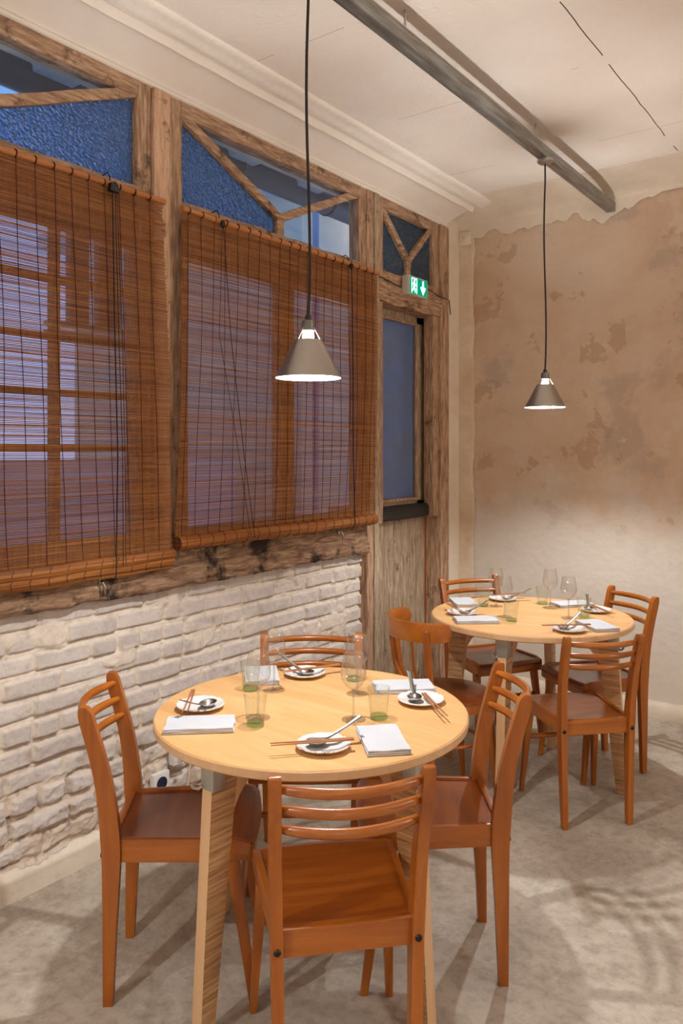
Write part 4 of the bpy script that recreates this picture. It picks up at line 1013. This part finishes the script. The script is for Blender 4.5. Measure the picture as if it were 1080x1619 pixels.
    m_ = MB(); m_.box((0, -0.184, 0.4215), (0.304, 0.022, 0.064)); m_.build('rear_rail', M['chair_x'], c, bevel=0.004)
    rings = []
    for k in range(13):
        u = -1 + 2 * k / 12; x = u * 0.182; y = 0.192 + 0.012 * (1 - u * u)
        rings.append([(x, y - 0.010, 0.392), (x, y + 0.010, 0.392), (x, y + 0.010, 0.437), (x, y - 0.010, 0.437)])
    m_ = MB(); m_.loft(rings); m_.build('front_rail', M['chair_x'], c, bevel=0.003)
    m_ = MB(); m_.tube([(-0.176, 0.166, 0.265), (0, 0.166, 0.265), (0.176, 0.166, 0.265)], 0.011, 10); m_.build('stretcher', M['chair_x'], c, smooth=True)
    return c
CHG = 'varnished wooden dining chairs'
protoL = make_chair(M['seat_light']); protoD = make_chair(M['seat_dark'])
used = {id(protoL): False, id(protoD): False}
def place(proto, label, x, y, rz, sc_=(1, 1, 1)):
    if not used[id(proto)]: o = proto; used[id(proto)] = True
    else: o = copy_tree(proto)
    o.location = (x, y, 0); o.rotation_euler = (0, 0, math.radians(rz)); o.scale = sc_
    tag(o, label, 'chair', CHG); return o
place(protoD, 'dining chair left of the front table, in front of the wall socket', -1.735, 1.615, -50.0)
place(protoD, 'dining chair behind the front table, its top slats showing against the bricks', -1.792, 2.268, -144.0, (1.10, 0.97, 0.968))
place(protoL, 'dining chair on the right of the front table, seen from the side', -1.191, 2.09, 127.1, (1, 1, 1.01))
place(protoL, 'dining chair nearest the viewer, its back turned, at the front table', -1.167, 1.577, 45.8, (1.0, 1, 1.0))
place(protoD, 'dining chair behind the back table in the corner beside the door', -1.806, 3.830, -122.9, (1.0, 0.92, 1.0))
place(protoD, 'dining chair right of the back table, its back near the plaster wall', -1.254, 3.794, 143.0, (0.97, 0.88, 1.01))
place(protoL, 'dining chair with its back turned on the near side of the back table', -1.165, 3.310, 45.0, (0.91, 0.94, 0.955))

# bentwood chair
b = empty('bentwood_chair', (-1.662, 3.080, 0), math.radians(-32.9)); tag(b, 'bentwood chair with a wide curved backrest and thin spindles between the two tables', 'chair')
m_ = MB(); m_.lathe([(0.001, 0.466), (0.12, 0.464), (0.178, 0.467), (0.188, 0.462), (0.190, 0.452), (0.184, 0.420), (0.178, 0.416), (0.001, 0.430)], 48, (0, 0.0, 0)); m_.build('seat', M['seat_dark'], b, smooth=True)
m_ = MB(); m_.lathe([(0.184, 0.448), (0.1925, 0.446), (0.1915, 0.412), (0.180, 0.408), (0.170, 0.415)], 48); m_.build('seat_ring', M['chair_x'], b, smooth=True)
# curved back band
rings = []
for k in range(33):
    a = math.radians(-94 + 188 * k / 32)
    rx, ry = 0.188, 0.165
    cx_, cy_ = rx * math.sin(a), -0.095 - ry * math.cos(a)
    lean = 0.02
    e_ = min(1.0, (math.radians(94) - abs(a)) / 0.22); hz = 0.041 * math.sqrt(max(0.06, 1 - (1 - e_) ** 2))
    nx_, ny_ = math.sin(a), -math.cos(a)
    t_ = 0.0065
    rings.append([(cx_ - nx_ * t_, cy_ - ny_ * t_, 0.762 - hz), (cx_ + nx_ * t_, cy_ + ny_ * t_, 0.762 - hz), (cx_ + nx_ * (t_ + lean * hz * 3), cy_ + ny_ * (t_ + lean * hz * 3), 0.762 + hz), (cx_ - nx_ * (t_ - lean * hz * 3), cy_ - ny_ * (t_ - lean * hz * 3), 0.762 + hz)])
m_ = MB(); m_.loft(rings); m_.build('back_band', M['chair_x'], b, bevel=0.003)
for s in (-1, 1):
    m_ = MB(); a = math.radians(58 * s); px, py = 0.200 * math.sin(a), -0.095 - 0.177 * math.cos(a)
    m_.tube([(s * 0.145, -0.165, 0.0), (s * 0.142, -0.150, 0.25), (s * 0.146, -0.150, 0.44), (s * 0.158, -0.172, 0.60), (px, py, 0.74), (px, py - 0.002, 0.770), (px, py - 0.002, 0.778)], [0.011, 0.015, 0.019, 0.017, 0.0145, 0.013, 0.005], 14)
    p = m_.build('back_leg', M['chair_z'], b, smooth=True)
    m_ = MB(); m_.tube([(s * 0.130, 0.125, 0.42), (s * 0.140, 0.145, 0.22), (s * 0.150, 0.165, 0.0)], [0.020, 0.017, 0.011], 14); m_.build('front_leg', M['chair_z'], b, smooth=True)
for a_ in (-36, -12, 12, 36):
    a = math.radians(a_); px, py = 0.188 * math.sin(a), -0.095 - 0.165 * math.cos(a)
    m_ = MB(); m_.tube([(0.150 * math.sin(a), -0.055 - 0.120 * math.cos(a), 0.46), ((px * 0.9), py * 0.93, 0.60), (px, py, 0.735)], [0.006, 0.0075, 0.006], 10); m_.build('spindle', M['chair_z'], b, smooth=True)
m_ = MB(); m_.tube([(0.135 * math.cos(a), 0.135 * math.sin(a), 0.26) for a in np.linspace(0, 2 * PI, 33)], 0.008, 8); m_.build('stretcher_hoop', M['chair_z'], b, smooth=True)

# ------------------------------------------------------------------ tableware
TZ = 0.7522
def wine_proto():
    w = empty('wine_glass')
    out = [(0.0050, 0.082), (0.010, 0.086), (0.024, 0.098), (0.034, 0.115), (0.0365, 0.130), (0.0345, 0.150), (0.0305, 0.172), (0.0275, 0.188)]
    inn = [(r - 0.0010, z + (0.0012 if z < 0.12 else 0)) for r, z in out]
    m_ = MB(); m_.lathe(out + [(0.0270, 0.1886)] + inn[::-1][:-1] + [(0.001, 0.0865)], 40); m_.build('bowl', M['wine'], w, smooth=True)
    m_ = MB(); m_.lathe([(0.0058, 0.0835), (0.0042, 0.078), (0.0034, 0.060), (0.0033, 0.025), (0.0045, 0.010), (0.008, 0.0055)], 16); m_.build('stem', M['stem'], w, smooth=True)
    m_ = MB(); m_.lathe([(0.001, 0.0062), (0.010, 0.0052), (0.024, 0.0024), (0.0345, 0.0012), (0.0350, 0.0004), (0.001, 0.0002)], 40); m_.build('foot', M['wine'], w, smooth=True)
    return w
def tumbler_proto():
    w = empty('water_tumbler')
    m_ = MB(); N = 40
    prof = [(0.0235, 0.002), (0.0250, 0.006), (0.0262, 0.020), (0.0285, 0.050), (0.0305, 0.070), (0.0325, 0.088), (0.0328, 0.090), (0.0318, 0.0905), (0.0290, 0.070), (0.0268, 0.050), (0.0245, 0.020), (0.0225, 0.0125), (0.001, 0.012)]
    V = []; F = []
    for i, (r, z) in enumerate(prof):
        for k in range(N):
            a = 2 * PI * k / N; q = 1.0 - (0.035 * (0.5 + 0.5 * math.cos(a * 10)) if (0.01 < z < 0.068 and i < 6) else 0)
            V.append((r * q * math.cos(a), r * q * math.sin(a), z))
    for i in range(len(prof) - 1):
        for k in range(N):
            j = (k + 1) % N; F.append((i * N + k, i * N + j, (i + 1) * N + j, (i + 1) * N + k))
    F.append(tuple((len(prof) - 1) * N + k for k in range(N)))
    m_.v = V; m_.f = F; m_.build('wall', M['tumbler'], w, smooth=True)
    m_ = MB(); m_.lathe([(0.001, 0.0004), (0.022, 0.0004), (0.0240, 0.0025), (0.0246, 0.009), (0.0225, 0.0115), (0.001, 0.0105)], 40); m_.build('base', M['green_base'], w, smooth=True)
    return w
def plate_proto():
    w = empty('small_plate')
    N = 48
    prof = [(0.001, 0.001), (0.040, 0.001), (0.056, 0.006), (0.068, 0.0125), (0.0695, 0.0145), (0.067, 0.0155), (0.054, 0.0095), (0.040, 0.0052), (0.001, 0.0050)]
    def mk_(pr, nm, mt, par, closed=False):
        m_ = MB(); V = []; F = []
        for (r, z) in pr:
            for k in range(N):
                a = 2 * PI * k / N; q = 1 + 0.008 * math.sin(3 * a + 1) + 0.003 * math.sin(7 * a)
                V.append((r * q * math.cos(a), r * q * math.sin(a), z))
        for i in range(len(pr) if closed else len(pr) - 1):
            for k in range(N):
                j = (k + 1) % N; i2 = (i + 1) % len(pr); F.append((i * N + k, i * N + j, i2 * N + j, i2 * N + k))
        if not closed: F.append(tuple(range(N))[::-1]); F.append(tuple((len(pr) - 1) * N + k for k in range(N)))
        m_.v = V; m_.f = F; return m_.build(nm, mt, par, smooth=True)
    mk_(prof, 'dish', M['china'], w)
    mk_([(0.0640, 0.0098), (0.0700, 0.0125), (0.0708, 0.0145), (0.0698, 0.0160), (0.0680, 0.0148)], 'rim', M['china_rim'], w, True)
    return w
def spoon_proto():
    w = empty('soup_spoon')
    m_ = MB(); NU, NV = 22, 10; V = []; F = []
    for i in range(NU):
        a = 2 * PI * i / NU
        for j in range(NV):
            r = j / (NV - 1); e1 = 0.031 * math.cos(a) * r; e2 = 0.0215 * math.sin(a) * r * (1 + 0.12 * math.cos(a))
            V.append((e1, e2, 0.0015 + 0.0135 * max(0, (r - 0.45) / 0.55) ** 1.6))
    for i in range(NU):
        i2 = (i + 1) % NU
        for j in range(NV - 1): F.append((i * NV + j, i2 * NV + j, i2 * NV + j + 1, i * NV + j + 1))
    m_.v = V; m_.f = F; bo = m_.build('bowl', M['steel'], w, smooth=True, merge=True)
    md = bo.modifiers.new('thick', 'SOLIDIFY'); md.thickness = 0.0014; md.offset = 1
    rings = []
    for k in range(11):
        t = k / 10; x = -0.026 - 0.098 * t; z = 0.0125 + 0.040 * t ** 1.15; hw = 0.0085 - 0.0035 * math.sin(t * PI * 0.8) + 0.002 * t; th = 0.0014
        rings.append([(x, -hw, z + 0.0025), (x, -hw * 0.5, z - 0.0002), (x, hw * 0.5, z - 0.0002), (x, hw, z + 0.0025), (x, hw, z + 0.0025 + th), (x, hw * 0.5, z + th), (x, -hw * 0.5, z + th), (x, -hw, z + 0.0025 + th)])
    m_ = MB(); m_.loft(rings); m_.build('handle', M['steel'], w, smooth=True)
    return w
def napkin_proto(L, W):
    rings = []; m_ = MB()
    for lay in range(3):
        z0 = 0.0012 + lay * 0.0046
        V = []; F = []; nx, ny = 15, 9
        k_ = 1 - 0.012 * lay
        for s_ in (0, 1):
            for i in range(nx):
                for j in range(ny):
                    u = i / (nx - 1) - 0.5; v = j / (ny - 1) - 0.5
                    ed = min(1, 6 * (0.5 - abs(u)) + 0.0) * 0.5 + min(1, 6 * (0.5 - abs(v))) * 0.5
                    z = z0 + s_ * (0.0030 + 0.0014 * ed) + 0.0007 * math.sin(u * 11 + lay) * math.cos(v * 7 + lay * 2)
                    V.append((u * L * k_ + 0.001 * math.sin(v * 9 + lay), v * W * k_ + 0.0012 * math.sin(u * 8 + lay * 2), z))
        no = nx * ny
        for i in range(nx - 1):
            for j in range(ny - 1):
                p = i * ny + j; F.append((p, p + 1, p + ny + 1, p + ny)); q = p + no; F.append((q, q + ny, q + ny + 1, q + 1))
        for i in range(nx - 1):
            for j in (0, ny - 1): p = i * ny + j; F.append((p, p + ny, p + ny + no, p + no))
        for j in range(ny - 1):
            for i in (0, nx - 1): p = i * ny + j; F.append((p, p + 1, p + 1 + no, p + no))
        m_.add(V, F)
    return m_.build('folded_napkin', M['linen'], smooth=True)
def chop_proto():
    L = 0.212
    m_ = MB(); rings = []
    for k in range(8):
        t = k / 7; r = 0.0032 - 0.0016 * t; x = -L / 2 + L * t
        rings.append([(x, -r, -r * 0.8), (x, r, -r * 0.8), (x, r, r * 0.8), (x, -r, r * 0.8)])
    m_.loft(rings); return m_.build('chopstick', M['chopstick'], bevel=0.0007)

PW, PT, PP, PS, PC = wine_proto(), tumbler_proto(), plate_proto(), spoon_proto(), chop_proto()
PN = napkin_proto(0.190, 0.112)
first = {}
def put(proto, loc, rz, label, cat, group, rot=None):
    if id(proto) not in first: first[id(proto)] = 1; o = proto
    else: o = copy_tree(proto)
    o.location = loc; o.rotation_euler = rot if rot else (0, 0, rz)
    tag(o, label, cat, group); return o
FT, BT = 'front table', 'back table'
seats = ['left chair', 'brick side chair', 'right chair', 'nearest chair']
seatsB = ['bentwood chair', 'corner chair', 'back wall chair', 'near side chair']
tumb = [(-1.478, 1.631), (-1.71, 1.864), (-1.233, 1.879), (-1.505, 2.142), (-1.714, 3.548), (-1.461, 3.308), (-1.499, 3.766), (-1.226, 3.579)]
wine = [(-1.514, 1.682), (-1.647, 1.906), (-1.285, 1.829), (-1.413, 2.031), (-1.661, 3.579), (-1.526, 3.378), (-1.433, 3.7), (-1.278, 3.524)]
tl_t = ['nearest left, in front of a wine glass', 'at the back left by a folded napkin', 'on the right between wine glass and napkins', 'at the back, behind the right wine glasses']
tl_b = ['at the back left beside a napkin', 'in front, right of the near left napkin', 'at the back right of centre', 'on the right with tongs of light in it']
tl_b[3] = 'on the right beside the near right napkin'
order_t = [0, 1, 2, 3]
for i, (x, y) in enumerate(tumb):
    tb = i < 4
    put(PT, (x, y, TZ), i * 0.7, 'green based water tumbler on the %s, %s' % (FT if tb else BT, (tl_t if tb else tl_b)[i % 4]), 'tumbler', 'green based water tumblers')
wl_t = ['in the left pair, the nearer one', 'in the left pair, the farther one', 'in the right pair, the nearer one', 'in the right pair, the farther one']
for i, (x, y) in enumerate(wine):
    tb = i < 4
    put(PW, (x, y, TZ), i * 0.9, 'empty wine glass on the %s, %s' % (FT if tb else BT, wl_t[(i % 4)] if tb else ['in the left pair, the farther one', 'in the left pair, the nearer one', 'in the right pair, the farther one', 'in the right pair, the nearer one'][i % 4]), 'wine glass', 'stemmed wine glasses')
plates = [(-1.708, 1.645), (-1.672, 2.093), (-1.209, 2.073), (-1.224, 1.607), (-1.706, 3.309), (-1.702, 3.746), (-1.223, 3.733), (-1.182, 3.266)]
chops = [((-1.815, 1.718), (-1.672, 1.549)), ((-1.586, 2.208), (-1.707, 1.986)), ((-1.236, 2.122), (-1.044, 1.939)), ((-1.147, 1.652), (-1.307, 1.482)),
         ((-1.829, 3.383), (-1.65, 3.219)), ((-1.625, 3.888), (-1.751, 3.665)), ((-1.264, 3.793), (-1.104, 3.633)), ((-1.105, 3.326), (-1.274, 3.174))]
spoons = [((-1.683, 1.650), -80), ((-1.657, 2.079), 178), ((-1.222, 2.058), 128), ((-1.236, 1.600), 62), ((-1.680, 3.285), 60), ((-1.672, 3.735), 42), ((-1.250, 3.712), 112), ((-1.205, 3.262), 75)]
naps = [((-1.593, 1.533), 41.1), ((-1.776, 1.990), -46), ((-1.324, 2.162), 41), ((-1.124, 1.731), -46), ((-1.822, 3.549), -50), ((-1.587, 3.209), 38), ((-1.369, 3.822), 50), ((-1.112, 3.411), -44)]
for i in range(8):
    tb = i < 4; T = FT if tb else BT; who = (seats if tb else seatsB)[i % 4]
    px, py = plates[i]
    put(PP, (px, py, TZ), i * 1.3, 'small white plate with speckled rim on the %s before the %s' % (T, who), 'plate', 'small white plates')
    (sx, sy), sa = spoons[i]
    # handle points along sa from the bowl
    put(PS, (sx, sy, TZ + 0.0078), math.radians(sa + 180), 'steel soup spoon on the plate on the %s before the %s' % (T, who), 'spoon', 'steel soup spoons')
    (ax, ay), (bx_, by_) = chops[i]
    a = Vector((ax, ay)); b2 = Vector((bx_, by_)); dd = (b2 - a).normalized(); nn = Vector((-dd.y, dd.x)); cc_ = (a + b2) / 2
    ang = math.atan2(dd.y, dd.x)
    for s in (-1, 1):
        p = cc_ + nn * s * 0.0055
        put(PC, (p.x, p.y, TZ + (0.0285 if i in (1, 3, 4, 5, 7) else 0.0190)), 0, '%s wooden chopstick of the pair on the %s before the %s' % ('left' if s > 0 else 'right', T, who), 'chopstick', 'wooden chopsticks', rot=(0, 0.0, ang + s * 0.018))
    (nx_, ny_), na = naps[i]
    put(PN, (nx_, ny_, TZ), math.radians(na), 'folded white linen napkin on the %s before the %s' % (T, who), 'napkin', 'folded white napkins')
